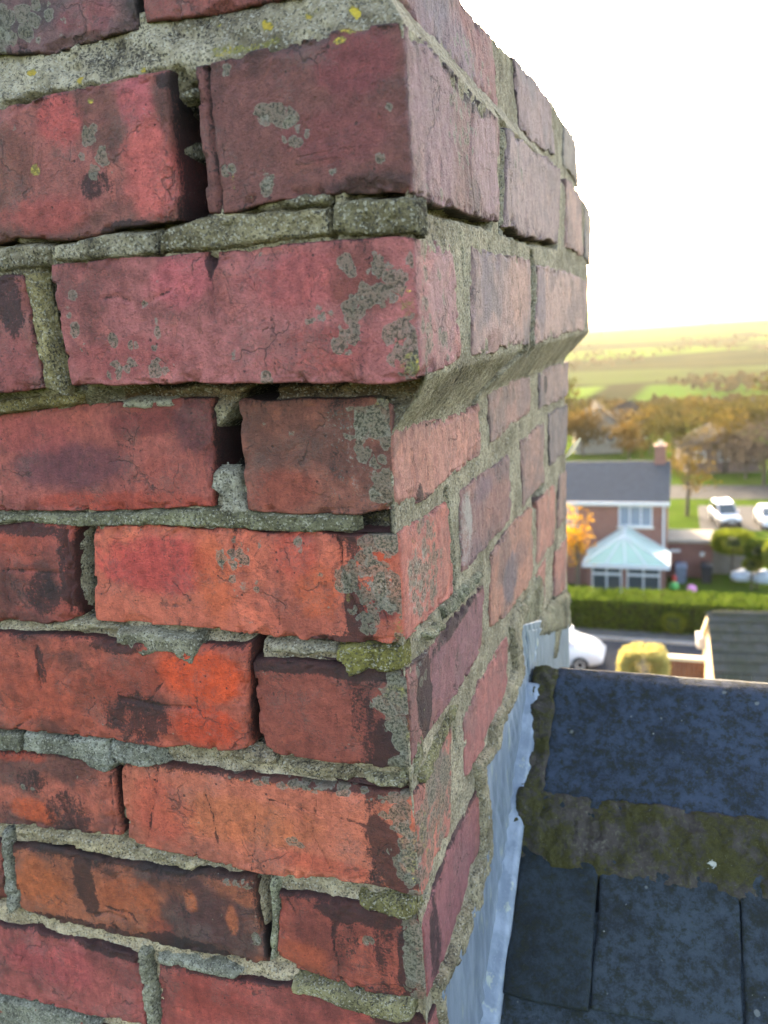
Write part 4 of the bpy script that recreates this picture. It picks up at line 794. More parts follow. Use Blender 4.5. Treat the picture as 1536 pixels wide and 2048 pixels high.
def chip_plate(name, x0, x1, t0, t1, n0, n1, th, mat, parent, seed, res=.005, rag=.0018, bow=0.0, rnd=.0012):
    """a plate lying on the slope with a ragged outline: n0 / n1 height at the head and tail"""
    u = np.unique(np.r_[np.linspace(0, 1, max(3, int((x1-x0)/res))), .008, .02, .98, .992]); w = np.unique(np.r_[np.linspace(0, 1, max(3, int((t1-t0)/res))), .98, .992])
    U, W = np.meshgrid(u, w); Xs = x0+(x1-x0)*U; Ts = t0+(t1-t0)*W
    dl, dr_, dt_ = (Xs-x0), (x1-Xs), (t1-Ts)
    g = lambda d: np.exp(-d/.006)
    Xs = Xs+fbm(Xs*.1, Ts, .02, seed)*rag*g(dl)+fbm(Xs*.1, Ts, .02, seed+1)*rag*g(dr_); Ts = Ts+fbm(Xs, Ts*.1, .025, seed+2)*rag*1.3*g(dt_)
    d = np.minimum(np.minimum(dl, dr_), dt_)
    Nn = n0+(n1-n0)*W+.0008*fbm(Xs, Ts, .05, seed+3)+.0003*fbm(Xs, Ts, .008, seed+4)-np.clip(1-d/.003, 0, 1)**2*rnd*1.5+bow*np.sin(U*math.pi)
    Vt = rp(Xs, Ts, Nn).reshape(-1, 3); nr, nc = U.shape; idx = np.arange(nr*nc).reshape(nr, nc)
    F = np.stack([idx[:-1, :-1], idx[1:, :-1], idx[1:, 1:], idx[:-1, 1:]], -1).reshape(-1, 4)
    per = np.concatenate([idx[:-1, 0], idx[-1, :-1], idx[:0:-1, -1], idx[0, :0:-1]])
    V = [Vt]; Fs = [F]; prev = per; base = len(Vt)
    for k, f in enumerate((.35, .7, 1.0)):
        P = Vt[per]-NN*th*f+np.array([1., 0, 0])*(fbm(Xs.ravel()[per], Ts.ravel()[per]+f, .006, seed+9)*.0012)[:, None]
        ids = base+np.arange(len(per)); base += len(per); V.append(P)
        Fs.append(np.stack([prev, ids, np.roll(ids, -1), np.roll(prev, -1)], -1)[:, ::1]); prev = ids
    return mesh_np(name, np.concatenate(V), np.concatenate(Fs), mat, parent)
EXPO = .112
k = 0
for row in range(0, 9):
    t1 = .305+row*EXPO; t0 = t1-EXPO-.075
    if row == 0: xs = [.0165, .089, .205, .330, .455, .58, .70, .83, .95]
    elif row % 2: xs = [.0150, .185, .300, .40, .525, .65, .78, .90, .97]
    else: xs = [.0160, .095, .215, .335, .46, .585, .71, .83, .96]
    if row >= 4: xs = [-1.0, -.875, -.75, -.625, -.50, -.375, -.25, -.125, -.005]+xs[1:]
    for i, (a, b) in enumerate(zip(xs[:-1], xs[1:])):
        k += 1
        chip_plate('slate', a, b-.0018, t0, t1+random.uniform(-.004, .004), .001, .011+random.uniform(-.001, .0015), .0065, M_SLATE, roof, 500+k*11, res=.004 if row < 3 else .02)
# lead turned out over the slates along the wall
xs_l = np.linspace(.0005, .0175, 12); ts_l = np.linspace(.02, .95, 220); Xl, Tl = np.meshgrid(xs_l, ts_l, indexing='ij')
Nl = .0120+.0030*((.0175-Xl)/.017)**2-.0035*sstep(Xl, .013, .0175)+.0010*fbm(Xl*2, Tl, .05, 951)
il = np.arange(Xl.size).reshape(Xl.shape); Fl = np.stack([il[:-1, :-1], il[:-1, 1:], il[1:, 1:], il[1:, :-1]], -1).reshape(-1, 4)
ll = mesh_np('lead_soaker', rp(Xl, Tl, Nl).reshape(-1, 3), Fl, M_LEAD, chimney)
md = ll.modifiers.new('thickness', 'SOLIDIFY'); md.thickness = .0018; md.offset = -1
# plain deck under the slates, both slopes, and the house wall below
M_DECK = simple('roof_felt', (.02, .021, .023), .95, .3, 20)
M_OWNW = simple('own_house_brick', (.26, .10, .07), .9, .3, 14)
def slab(name, pts, th, mat, parent):
    P = np.array(pts); n = np.cross(P[1]-P[0], P[3]-P[0]); n /= np.linalg.norm(n)
    V = np.concatenate([P, P-n*th]); F = [[0, 1, 2, 3], [7, 6, 5, 4], [0, 4, 5, 1], [1, 5, 6, 2], [2, 6, 7, 3], [3, 7, 4, 0]]
    return mesh_np(name, V, F, mat, parent, smooth=False)
for x0, x1, ta in ((.003, 1.4, .02), (-1.4, -.003, .50), (-3.4, -1.4, .02)):
    slab('deck', [rp(x0, ta, -.008), rp(x1, ta, -.008), rp(x1, 4.2, -.008), rp(x0, 4.2, -.008)][::-1], .03, M_DECK, roof)
AP2 = np.array([0, 2*RY, 0])
mir = lambda p: np.array([p[0], 2*RY-p[1], p[2]])
for x0, x1, ta in ((.003, 1.4, .02), (-1.4, -.003, .50), (-3.4, -1.4, .02)):
    slab('deck', [mir(rp(x0, ta, -.008)), mir(rp(x1, ta, -.008)), mir(rp(x1, 4.2, -.008)), mir(rp(x0, 4.2, -.008))], .03, M_DECK, roof)
box_mesh('wall', (-3.3, RY-3.0, -9.6), (1.3, RY+3.0, -2.55), M_OWNW, roof)
# ridge tiles: two wings, rounded apex, thick edge
def ridge_tile(x0, x1, seed):
    wl, th, ap = .157, .014, .034
    prof = []                          # outer profile across the ridge (y offset, z offset)
    for s_ in (1, -1):
        pts = []
        for f in np.linspace(0, 1, 26): pts.append((s_*-1*f*wl*math.cos(PITCH_R), -f*wl*math.sin(PITCH_R)))
        prof.append(pts)
    outer = prof[0][::-1]+prof[1][1:]
    P = np.array(outer); y = P[:, 0]; z = P[:, 1]
    z = z-.006*np.exp(-(y/.008)**2)    # rounded apex
    nx_ = 90; xs = np.unique(np.r_[np.linspace(x0, x1, nx_), x0+.001, x0+.003, x1-.001, x1-.003])
    Xg, Yg = np.meshgrid(xs, y, indexing='ij'); Zg = np.broadcast_to(z, Xg.shape).copy()
    de = np.minimum(Xg-x0, x1-Xg); de2 = (wl*math.cos(PITCH_R)-np.abs(Yg)); d = np.minimum(de, de2)
    Zg = Zg+.0010*fbm(Xg, Yg, .06, seed)+.0004*fbm(Xg, Yg, .01, seed+1)-np.clip(1-d/.003, 0, 1)**2*.002
    Yg = Yg+fbm(Xg, Yg*.2, .02, seed+2)*.0012*np.exp(-de2/.005)*np.sign(Yg)
    V = np.stack([Xg, RY+Yg, RZ+ap+Zg-.022], -1).reshape(-1, 3); nr, nc = Xg.shape; idx = np.arange(nr*nc).reshape(nr, nc)
    F = np.stack([idx[:-1, :-1], idx[1:, :-1], idx[1:, 1:], idx[:-1, 1:]], -1).reshape(-1, 4)
    per = np.concatenate([idx[:-1, 0], idx[-1, :-1], idx[:0:-1, -1], idx[0, :0:-1]])
    Pb = V[per]-np.array([0, 0, th]); ids = len(V)+np.arange(len(per))
    Fb = np.stack([per, ids, np.roll(ids, -1), np.roll(per, -1)], -1)
    mesh_np('ridge_tile', np.concatenate([V, Pb]), np.concatenate([F, Fb]), M_RIDGE, roof)
ridge_tile(.031, .482, 801); ridge_tile(.492, .94, 811); ridge_tile(-1.2, -.76, 821)
# mossy bedding mortar under the ridge and against the flashing
def moss_mat():
    t = NT('mossy_bedding'); v = t.coords(False); n1 = t.noise(v, 40, 6, .62); n2 = t.noise(v, 260, 5, .66); n3 = t.noise(v, 900, 3, .6)
    b = t.mix(t.thr(n1, .38, .62), (.055, .046, .040), (.030, .029, .024)); b = t.mix(t.thr(n2, .50, .68), b, (.10, .092, .075))
    b = t.mix(t.math('MULTIPLY', t.thr(t.math('ADD', n1, t.math('MULTIPLY', n2, .7)), .76, .96), .85), b, t.mix(n3, (.016, .016, .005), (.074, .066, .018)))
    b = t.mix(t.thr(n3, .66, .76), b, (.18, .175, .15))
    vo = t.voro(v, 60); sp = t.n('ShaderNodeSeparateColor'); t.l(vo.outputs['Color'], sp.inputs[0])
    spot = t.thr(t.math('SUBTRACT', t.math('MULTIPLY', t.math('SUBTRACT', sp.outputs[0], .90), 2.4), t.math('ADD', vo.outputs['Distance'], t.math('MULTIPLY', t.math('SUBTRACT', n2, .5), 1.1))), 0, .05)
    b = t.mix(t.math('MULTIPLY', spot, .85), b, t.mix(n3, (.30, .30, .26), (.46, .46, .42)))
    return t.done(b, .95, t.bump(t.math('ADD', n2, t.math('MULTIPLY', n3, .6)), .9, .0035), .1)
M_MOSS = moss_mat()
def bedding(x0, x1, t0, t1, prof, seed, res=.0022):
    xs = np.arange(x0, x1, res); ts = np.arange(t0, t1, res); Xg, Tg = np.meshgrid(xs, ts, indexing='ij')
    w = (Tg-t0)/(t1-t0)
    Nn = np.interp(w, *zip(*prof))+.0065*fbm(Xg, Tg, .020, seed)+.0034*fbm(Xg, Tg, .006, seed+1, 4, .6)
    d = np.minimum(np.minimum(Xg-x0, x1-Xg), np.minimum(Tg-t0, t1-Tg))
    Nn = Nn-np.clip(1-(d+.003*fbm(Xg, Tg, .012, seed+3))/.006, 0, 1)**2*.016
    V = rp(Xg, Tg, Nn).reshape(-1, 3); nr, nc = Xg.shape; idx = np.arange(nr*nc).reshape(nr, nc)
    F = np.stack([idx[:-1, :-1], idx[:-1, 1:], idx[1:, 1:], idx[1:, :-1]], -1).reshape(-1, 4)
    return mesh_np('ridge_bedding', V, F, M_MOSS, roof)
bedding(.005, .96, .128, .203, [(0, .012), (.35, .013), (.7, .008), (1, .004)], 901)
bedding(.004, .036, -.006, .170, [(0, .010), (.2, .011), (1, .012)], 911)
# ------------------------------------------------------------------ ground, roads, hill
PY = np.array([-400, -60, -8, 3, 14, 22, 25.5, 36, 40, 44, 50, 58, 70, 73, 81, 100, 140, 200, 300, 450, 650, 900, 1200, 1600, 2200, 5000], float)
PZ = np.array([4, -6, -9.2, -9.6, -11.2, -12.4, -13.05, -13.05, -13.7, -14.6, -14.75, -15.3, -15.9, -16.05, -16.05, -17, -20, -27, -36, -42, -44.5, -42, -38.5, -36, -62, -90], float)
def gz(x, y):
    x = np.asarray(x, float); y = np.asarray(y, float)
    z = np.interp(y, PY, PZ)
    far = sstep(y, 180, 420)
    return z+far*(3.2*fbm(x, y, 420., 301, 3)+1.2*np.sin(x/170.+y/260.))*sstep(y, 3000, 1500)
ys = np.unique(np.r_[np.arange(-400, 0, 40), np.arange(0, 110, 1.0), np.arange(110, 500, 8), np.arange(500, 2300, 30), np.arange(2300, 5001, 300), PY])
xs = np.unique(np.r_[-4000, -2500, -1600, -1100, np.arange(-800, 801, 25), np.arange(-60, 61, 4), 1100, 1600, 2500, 4000])
Xg, Yg = np.meshgrid(xs, ys); Vg = np.stack([Xg, Yg, gz(Xg, Yg)], -1).reshape(-1, 3)
ig = np.arange(Xg.size).reshape(Xg.shape); Fg = np.stack([ig[:-1, :-1], ig[:-1, 1:], ig[1:, 1:], ig[1:, :-1]], -1).reshape(-1, 4)
def ground_mat():
    t = NT('turf_and_fields'); g = t.n('ShaderNodeNewGeometry').outputs['Position']
    sp = t.n('ShaderNodeSeparateXYZ'); t.l(g, sp.inputs[0])
    n = t.noise(g, .35, 6, .6); nf = t.noise(g, 2.2, 5, .6)
    near = t.mix(t.thr(n, .35, .65), (.036, .062, .010), (.052, .080, .014)); near = t.mix(t.math('MULTIPLY', t.thr(nf, .52, .7), .5), near, (.060, .048, .020))
    sc = t.n('ShaderNodeMapping'); t.l(g, sc.inputs[0]); sc.inputs['Scale'].default_value = (.45, 1., 0.)
    vo = t.voro(sc.outputs[0], .0062, 'F1', .85); ed = t.voro(sc.outputs[0], .0062, 'DISTANCE_TO_EDGE', .85)
    cs = t.n('ShaderNodeSeparateColor'); t.l(vo.outputs['Color'], cs.inputs[0])
    fld = t.mix(t.thr(cs.outputs[0], .3, .7), (.034, .070, .010), (.056, .094, .014)); fld = t.mix(t.thr(cs.outputs[1], .62, .72), fld, (.034, .048, .014))
    wood = t.mix(t.thr(t.noise(g, .02, 5, .6), .4, .6), (.014, .020, .008), (.024, .027, .010))
    fld = t.mix(t.thr(cs.outputs[2], .70, .74), fld, wood)
    fld = t.mix(t.math('SUBTRACT', 1., t.thr(ed.outputs['Distance'], .018, .04)), fld, (.014, .017, .008))
    fld = t.mix(t.math('MULTIPLY', t.thr(t.noise(g, .012, 5, .62), .52, .64), .6), fld, wood)
    far = t.thr(sp.outputs[1], 150, 230)
    return t.done(t.mix(far, near, fld), 1.0, None, 0.0)
tag(mesh_np('ground', Vg, Fg, ground_mat(), centre=False), kind='structure')
M_ASPH = simple('asphalt', (.042, .043, .046), .9, .25, 3.0, 0, .08)
M_PAVE = simple('pavement_slabs', (.09, .087, .08), .95, .2, 2.0, 0, .05)
M_KERB = simple('kerb_stone', (.24, .23, .215), .9, .2, 2.0)
def strip(name, x0, x1, y0, y1, z, mat, th=None):
    if th: ob = box_mesh(name, (x0, y0, z-th), (x1, y1, z), mat)
    else: ob = mesh_np(name, [(x0, y0, z), (x1, y0, z), (x1, y1, z), (x0, y1, z)], [[0, 1, 2, 3]], mat, smooth=False)
    return tag(ob, kind='structure')
strip('road', -160, 160, 26.6, 32.9, -13.044, M_ASPH)
strip('kerb', -160, 160, 32.9, 33.05, -12.93, M_KERB, .4)
strip('pavement', -160, 160, 33.05, 33.9, -12.935, M_PAVE, .4)
strip('kerb', -160, 160, 26.45, 26.6, -12.93, M_KERB, .4)
strip('road', -300, 300, 74.2, 80.2, -16.044, simple('pale_asphalt', (.055, .053, .050), .95, .2, 1.0, 0, .03))
strip('driveway', 1.6, 12, 59.6, 69.0, -15.46, M_ASPH, .9)

# ------------------------------------------------------------------ foliage
def leaf_mat(name, c1, c2, tr=.5):
    t = NT(name); oi = t.n('ShaderNodeNewGeometry').outputs['Random Per Island']
    c = t.mix(oi, c1, c2); d = t.n('ShaderNodeBsdfDiffuse'); t.l(c, d.inputs[0]); s = t.n('ShaderNodeBsdfTranslucent'); t.l(c, s.inputs[0])
    mx = t.n('ShaderNodeMixShader'); mx.inputs[0].default_value = tr; t.l(d.outputs[0], mx.inputs[1]); t.l(s.outputs[0], mx.inputs[2]); t.l(mx.outputs[0], t.out.inputs[0])
    return t.m
def leaves(P, size, seed=0, flat=0.0):
    r = np.random.default_rng(seed); n = len(P)
    a = r.normal(size=(n, 3)); a /= np.linalg.norm(a, axis=1)[:, None]; b = r.normal(size=(n, 3)); b[:, 2] *= 1-flat
    b -= (a*b).sum(1)[:, None]*a; b /= np.linalg.norm(b, axis=1)[:, None]
    s = size*r.uniform(.6, 1.4, (n, 1)); a = a*s; b = b*s*.65
    V = np.stack([P-a, P-b*.9, P+a, P+b*.9], 1).reshape(-1, 3); F = np.arange(4*n).reshape(n, 4)
    return V, F
def tube(pts, rad, n=8):
    pts = np.array(pts, float); V = []; F = []
    for i, p in enumerate(pts):
        d = pts[min(i+1, len(pts)-1)]-pts[max(i-1, 0)]; d /= np.linalg.norm(d)+1e-9
        u = np.cross(d, [0.3, 1, .1]); u /= np.linalg.norm(u); w = np.cross(d, u)
        for k_ in range(n): an = 2*math.pi*k_/n; V.append(p+(u*math.cos(an)+w*math.sin(an))*rad[i])
    for i in range(len(pts)-1):
        for k_ in range(n): F.append([i*n+k_, i*n+(k_+1) % n, (i+1)*n+(k_+1) % n, (i+1)*n+k_])
    return np.array(V), F
def join_tubes(ts):
    V = []; F = []; b = 0
    for v, f in ts: V.append(v); F += [[i+b for i in q] for q in f]; b += len(v)
    return np.concatenate(V), F
M_BARK = simple('bark', (.075, .058, .042), .95, .4, 8)
GREEN_Y = leaf_mat('olive_leaf', (.030, .030, .010), (.058, .050, .014)); ORANGE = leaf_mat('orange_leaf', (.070, .044, .014), (.105, .066, .018))
GOLD = leaf_mat('gold_leaf', (.060, .044, .013), (.10, .068, .018)); BROWNP = leaf_mat('twiggy_brown', (.046, .038, .030), (.070, .056, .044), .3)
GREEN = leaf_mat('hedge_leaf', (.042, .076, .011), (.085, .118, .016), .5); LIME = leaf_mat('lime_leaf', (.085, .115, .012), (.13, .15, .018), .5)
RUST = leaf_mat('rust_leaf', (.050, .034, .015), (.080, .050, .020)); CONIF = leaf_mat('golden_conifer', (.30, .26, .085), (.44, .38, .14), .4)
SAPL = leaf_mat('bright_orange_leaf', (.34, .14, .012), (.46, .24, .02), .55)
def ground_pt(q, y):
    d = ray(q); p = CAM+d*((y-CAM[1])/d[1]); return p
def tree(px, y, h, w, mat, label, name='autumn_tree', n=1500, size=.26, sparse=.75, group='autumn trees across the valley road', trunk=.28, x=None, seed=None):
    x = ground_pt((px, 900), y)[0] if x is None else x
    z = float(gz(x, y)); seed = int(px*7+y) if seed is None else seed; r = np.random.default_rng(seed)
    e = empty(name, (x, y, z), label, 'tree', group)
    tb = [tube([(x, y, z-.3), (x+.04*h*r.normal()*.3, y, z+h*trunk), (x+.1*r.normal(), y+.1*r.normal(), z+h*.85)], [h*.028, h*.022, h*.006])]
    cl = []
    for i in range(16):
        an = r.uniform(0, 6.28); rr = w*.5*math.sqrt(r.uniform(.05, .8)); hh = r.uniform(trunk+.12, .93)
        sh = math.sqrt(max(.1, 1-((hh-.55)/.5)**2)); cx, cy = x+rr*math.cos(an)*sh, y+rr*math.sin(an)*sh; cl.append((cx, cy, z+hh*h))
        if i < 9: tb.append(tube([(x, y, z+h*max(.2, hh-.28)), ((x+cx)/2, (y+cy)/2, z+h*(hh-.08)), (cx, cy, z+h*hh)], [h*.010, h*.006, h*.002], 5))
    V, F = join_tubes(tb); mesh_np('trunk', V, F, M_BARK, e)
    cl = np.array(cl); ci = r.integers(0, len(cl), n); P = cl[ci]+r.normal(size=(n, 3))*np.array([w*.13, w*.13, h*.075])*(sparse+.5)
    V, F = leaves(P, size, seed); mesh_np('crown', V, F, mat, e, smooth=False)
    return e
# ------------------------------------------------------------------ the house across the road
def wl(o):
    v = Vector((0, 0, 0))
    while o is not None: v += o.location; o = o.parent
    return v
def part(name, boxes, mat, parent, rot=None, bev=0.0):
    """boxes: list of (lo, hi) or (verts, faces); one mesh"""
    V = []; F = []
    for bx in boxes:
        if len(bx) == 2 and len(bx[0]) == 3 and len(bx[1]) == 3 and not isinstance(bx[0][0], (tuple, list, np.ndarray)):
            lo, hi = bx; b = len(V)
            V += [(lo[0], lo[1], lo[2]), (hi[0], lo[1], lo[2]), (hi[0], hi[1], lo[2]), (lo[0], hi[1], lo[2]), (lo[0], lo[1], hi[2]), (hi[0], lo[1], hi[2]), (hi[0], hi[1], hi[2]), (lo[0], hi[1], hi[2])]
            F += [[b+i for i in f] for f in ([3, 2, 1, 0], [4, 5, 6, 7], [0, 1, 5, 4], [1, 2, 6, 5], [2, 3, 7, 6], [3, 0, 4, 7])]
        else:
            v, f = bx; b = len(V); V += [tuple(p) for p in v]; F += [[b+i for i in q] for q in f]
    V = np.array(V, float)
    if rot is not None: V = rot(V)
    c = (V.min(0)+V.max(0))/2; me = bpy.data.meshes.new(name); me.from_pydata((V-c).tolist(), [], F); me.materials.append(mat); me.update()
    ob = bpy.data.objects.new(name, me); ob.location = Vector(c)-(wl(parent) if parent is not None else Vector((0, 0, 0)))
    link(ob, parent)
    if bev: md = ob.modifiers.new('bevel', 'BEVEL'); md.width = bev; md.segments = 2
    return ob
def hexa(p):                          # 8 points: bottom quad then top quad
    return (p, [[3, 2, 1, 0], [4, 5, 6, 7], [0, 1, 5, 4], [1, 2, 6, 5], [2, 3, 7, 6], [3, 0, 4, 7]])
def brick_far(name, c1, c2, m):
    t = NT(name); v = t.coords(False); br = t.n('ShaderNodeTexBrick'); mpn = t.n('ShaderNodeMapping'); t.l(v, mpn.inputs[0]); mpn.inputs['Rotation'].default_value = (math.radians(90), 0, 0)
    t.l(mpn.outputs[0], br.inputs['Vector']); br.inputs['Color1'].default_value = (*c1, 1); br.inputs['Color2'].default_value = (*c2, 1); br.inputs['Mortar'].default_value = (*m, 1)
    br.inputs['Scale'].default_value = 1.; br.inputs['Brick Width'].default_value = .225; br.inputs['Row Height'].default_value = .075; br.inputs['Mortar Size'].default_value = .006
    return t.done(t.mix(t.math('MULTIPLY', t.noise(v, 1.5, 5, .6), .4), br.outputs[0], (.10, .05, .04)), .9)
M_HBR = brick_far('house_brick', (.17, .066, .050), (.21, .086, .062), (.17, .15, .13)); M_GBR = brick_far('garage_brick', (.15, .055, .045), (.19, .07, .055), (.17, .14, .12))
M_HROOF = simple('dark_roof_tile', (.036, .042, .048), .85, .2, 3); M_UPVC = simple('white_upvc', (.42, .43, .44), .35, .04, 3, 0, .5)
M_STONE = simple('pale_stone_sill', (.52, .49, .43), .85, .12, 3)
def glass_mat(name, c, rough=.06):
    t = NT(name); return t.done(c, rough, None, .8, 0.0)
M_GLASS = glass_mat('dark_window_glass', (.035, .045, .055)); M_POLY = simple('pale_green_polycarbonate', (.26, .36, .29), .35, .06, 2, 0, .5); M_CURT = simple('pale_blind', (.15, .18, .22), .8, .08, 2)
HX0, HX1, HY0, HY1, HZ = -9.2, -.48, 45., 52., -14.65
EAVE, RIDG = -9.66, -8.15
house = empty('brick_house', (-4.8, 48.5, HZ), 'red brick house with dark tiled roof and white conservatory across the road', 'house')
part('wall', [((HX0, HY0, HZ-.6), (HX1, HY1, EAVE)), hexa([(HX1-.25, HY0, EAVE), (HX1, HY0, EAVE), (HX1, HY1, EAVE), (HX1-.25, HY1, EAVE), (HX1-.25, 48.45, RIDG-.1), (HX1, 48.45, RIDG-.1), (HX1, 48.55, RIDG-.1), (HX1-.25, 48.55, RIDG-.1)])], M_HBR, house)
hr = part('roof', [hexa([(HX0-.2, HY0-.35, EAVE-.08), (HX1+.14, HY0-.35, EAVE-.08), (HX1+.14, HY1+.35, EAVE-.08), (HX0-.2, HY1+.35, EAVE-.08), (HX0-.2, 48.46, RIDG), (HX1+.14, 48.46, RIDG), (HX1+.14, 48.54, RIDG), (HX0-.2, 48.54, RIDG)])], M_HROOF, house)
for i in range(1, 15):                # courses of roof tiles catch the light as thin steps
    f = i/15; y = HY0-.35+(48.46-HY0+.35)*f; z = EAVE-.08+(RIDG-EAVE+.08)*f
    part('tile_course', [((HX0-.2, y-.02, z-.03), (HX1+.14, y+.20, z+.105))], M_HROOF, hr) if False else None
ch = part('chimney', [((-1.22, 48.1, RIDG-.5), (-.62, 48.9, -7.35)), ((-1.27, 48.05, -7.35), (-.57, 48.95, -7.22))], M_HBR, hr)
part('chimney_pot', [tube([(-.92, 48.5, -7.22), (-.92, 48.5, -6.95)], [.14, .12], 10)], simple('buff_clay_pot', (.5, .42, .32)), hr)
part('gutter', [((HX0-.2, HY0-.47, EAVE-.19), (HX1+.16, HY0-.36, EAVE-.07))], M_UPVC, house)
part('fascia', [((HX0-.2, HY0-.355, EAVE-.30), (HX1+.14, HY0-.02, EAVE-.085))], M_UPVC, house)
part('downpipe', [((HX1-.20, HY0-.11, HZ), (HX1-.10, HY0-.01, EAVE-.3))], M_UPVC, house)
def window(x0, x1, z0, z1, y, nm, parent, nlight=3, glass=None, sill=True, d=.07):
    glass = glass or M_GLASS; f = .075
    bars = [((x0, y-d, z0), (x1, y, z0+f)), ((x0, y-d, z1-f), (x1, y, z1))]
    xs_ = np.linspace(x0, x1, nlight+1)
    for i, xx in enumerate(xs_):
        w_ = f/2 if 0 < i < nlight else f
        a = xx if i == 0 else (xx-f if i == nlight else xx-f/2)
        bars.append(((a, y-d+.004, z0+f), (a+f, y-.004, z1-f)))
    fr = part('window', bars, M_UPVC, parent)
    for i in range(nlight):
        part('pane', [((xs_[i]+f*.6, y-d*.55, z0+f), (xs_[i+1]-f*.6, y-d*.45, z1-f))], glass, fr)
    if sill: part('sill', [((x0-.08, y-d-.06, z0-.09), (x1+.08, y-.005, z0-.005))], M_STONE, fr)
    return fr
window(-2.98, -1.22, -11.18, -9.98, 45., 'w', house, 3, M_CURT)
window(-6.9, -5.2, -11.18, -9.98, 45., 'w', house, 3, M_CURT)
# conservatory
CX0, CX1, CY, CZT = -4.62, -.30, 42.4, -12.60
cons = part('conservatory', [((CX0+.25, CY+.06, HZ-.6), (CX1-.25, 44.98, HZ+.02)), ((CX0+.2, CY+.02, HZ-.02), (CX0+.42, CY+.3, CZT)), ((CX1-.42, CY+.02, HZ-.02), (CX1-.2, CY+.3, CZT)), ((-2.62, CY+.02, HZ-.02), (-2.42, CY+.3, CZT))], M_HBR, house)
AXC = -2.60; APZ = -11.20
def quad_slab(a, b, c, d, th):
    P = np.array([a, b, c, d], float); n = np.cross(P[1]-P[0], P[3]-P[0]); n /= np.linalg.norm(n); Q = P+n*th
    return (np.concatenate([P, Q]).tolist(), [[3, 2, 1, 0], [4, 5, 6, 7], [0, 1, 5, 4], [1, 2, 6, 5], [2, 3, 7, 6], [3, 0, 4, 7]])
fy = CY-.12; hipY = CY+.75
pf = (AXC, hipY, APZ); pb = (AXC, 44.96, APZ)
Lf, Rf, Lb, Rb = (CX0, fy, CZT), (CX1, fy, CZT), (CX0, 44.96, CZT), (CX1, 44.96, CZT)
lerp = lambda a, b, f: tuple(a[i]+(b[i]-a[i])*f for i in range(3))
fm = [lerp(Lf, Rf, f) for f in (0, .27, .5, .74, 1)]
for i in range(4):
    part('roof_panel', [([fm[i], fm[i+1], pf]+[lerp(q, (q[0], q[1], q[2]-.03), 1) for q in (fm[i], fm[i+1], pf)], [[0, 1, 2], [5, 4, 3], [0, 3, 4, 1], [1, 4, 5, 2], [2, 5, 3, 0]])], M_POLY, cons)
for side, (f0, b0) in enumerate(((Lf, Lb), (Rf, Rb))):
    for i in range(3):
        a, b = i/3, (i+1)/3
        q = [lerp(f0, b0, a), lerp(f0, b0, b), lerp(pf, pb, b), lerp(pf, pb, a)]
        if side == 0: q = q[::-1]
        part('roof_panel', [quad_slab(*q, .03)], M_POLY, cons)
def bar(a, b, r=.045): return tube([a, b], [r, r], 6)
up = lambda p, d=.04: (p[0], p[1], p[2]+d)
for q in fm: part('rafter', [bar(up(q), up(pf))], M_UPVC, cons)
for f in (1/3, 2/3, 1):
    for f0, b0 in ((Lf, Lb), (Rf, Rb)): part('rafter', [bar(up(lerp(f0, b0, f)), up(lerp(pf, pb, f)))], M_UPVC, cons)
part('ridge_bar', [bar(up(pf, .06), up(pb, .06), .07)], M_UPVC, cons)
part('eaves_gutter', [((CX0-.05, fy-.10, CZT-.16), (CX1+.05, fy+.06, CZT+.03)), ((CX0-.05, fy+.061, CZT-.16), (CX0+.08, 44.9, CZT+.03)), ((CX1-.08, fy+.061, CZT-.16), (CX1+.05, 44.9, CZT+.03))], M_UPVC, cons)
for x0, x1 in ((CX0+.42, -2.66), (-2.40, CX1-.42)):
    window(x0, x1, HZ+.02, CZT-.16, CY+.12, 'w', cons, 2, M_GLASS, False)
    part('transom', [((x0, CY+.03, CZT-.62), (x1, CY+.11, CZT-.50))], M_UPVC, cons)
# flat-roofed brick garage beside it
gar = empty('brick_garage', (.6, 49, HZ), 'low flat-roofed brick garage with white fascia beside the house', 'garage')
part('wall', [((HX1+.02, 47.2, HZ-.6), (1.95, 49.3, -12.62))], M_GBR, gar)
part('roof', [((HX1+.02, 47.0, -12.60), (2.05, 49.4, -12.42))], simple('pale_felt_roof', (.24, .215, .18), .95, .12, 2, 0, .05), gar)
part('security_light', [((1.3, 47.02, -13.35), (1.52, 47.19, -13.15))], M_UPVC, gar)
part('vent_cover', [((-.3, 47.08, -13.18), (.25, 47.19, -13.02))], M_UPVC, gar)
gw = part('garden_wall', [((1.99, 48.2, HZ-.6), (4.6, 48.45, -13.35))], simple('grey_fence_board', (.13, .12, .105), .9, .2, 3), None)
tag(gw, 'grey garden wall running on from the brick garage', 'wall')
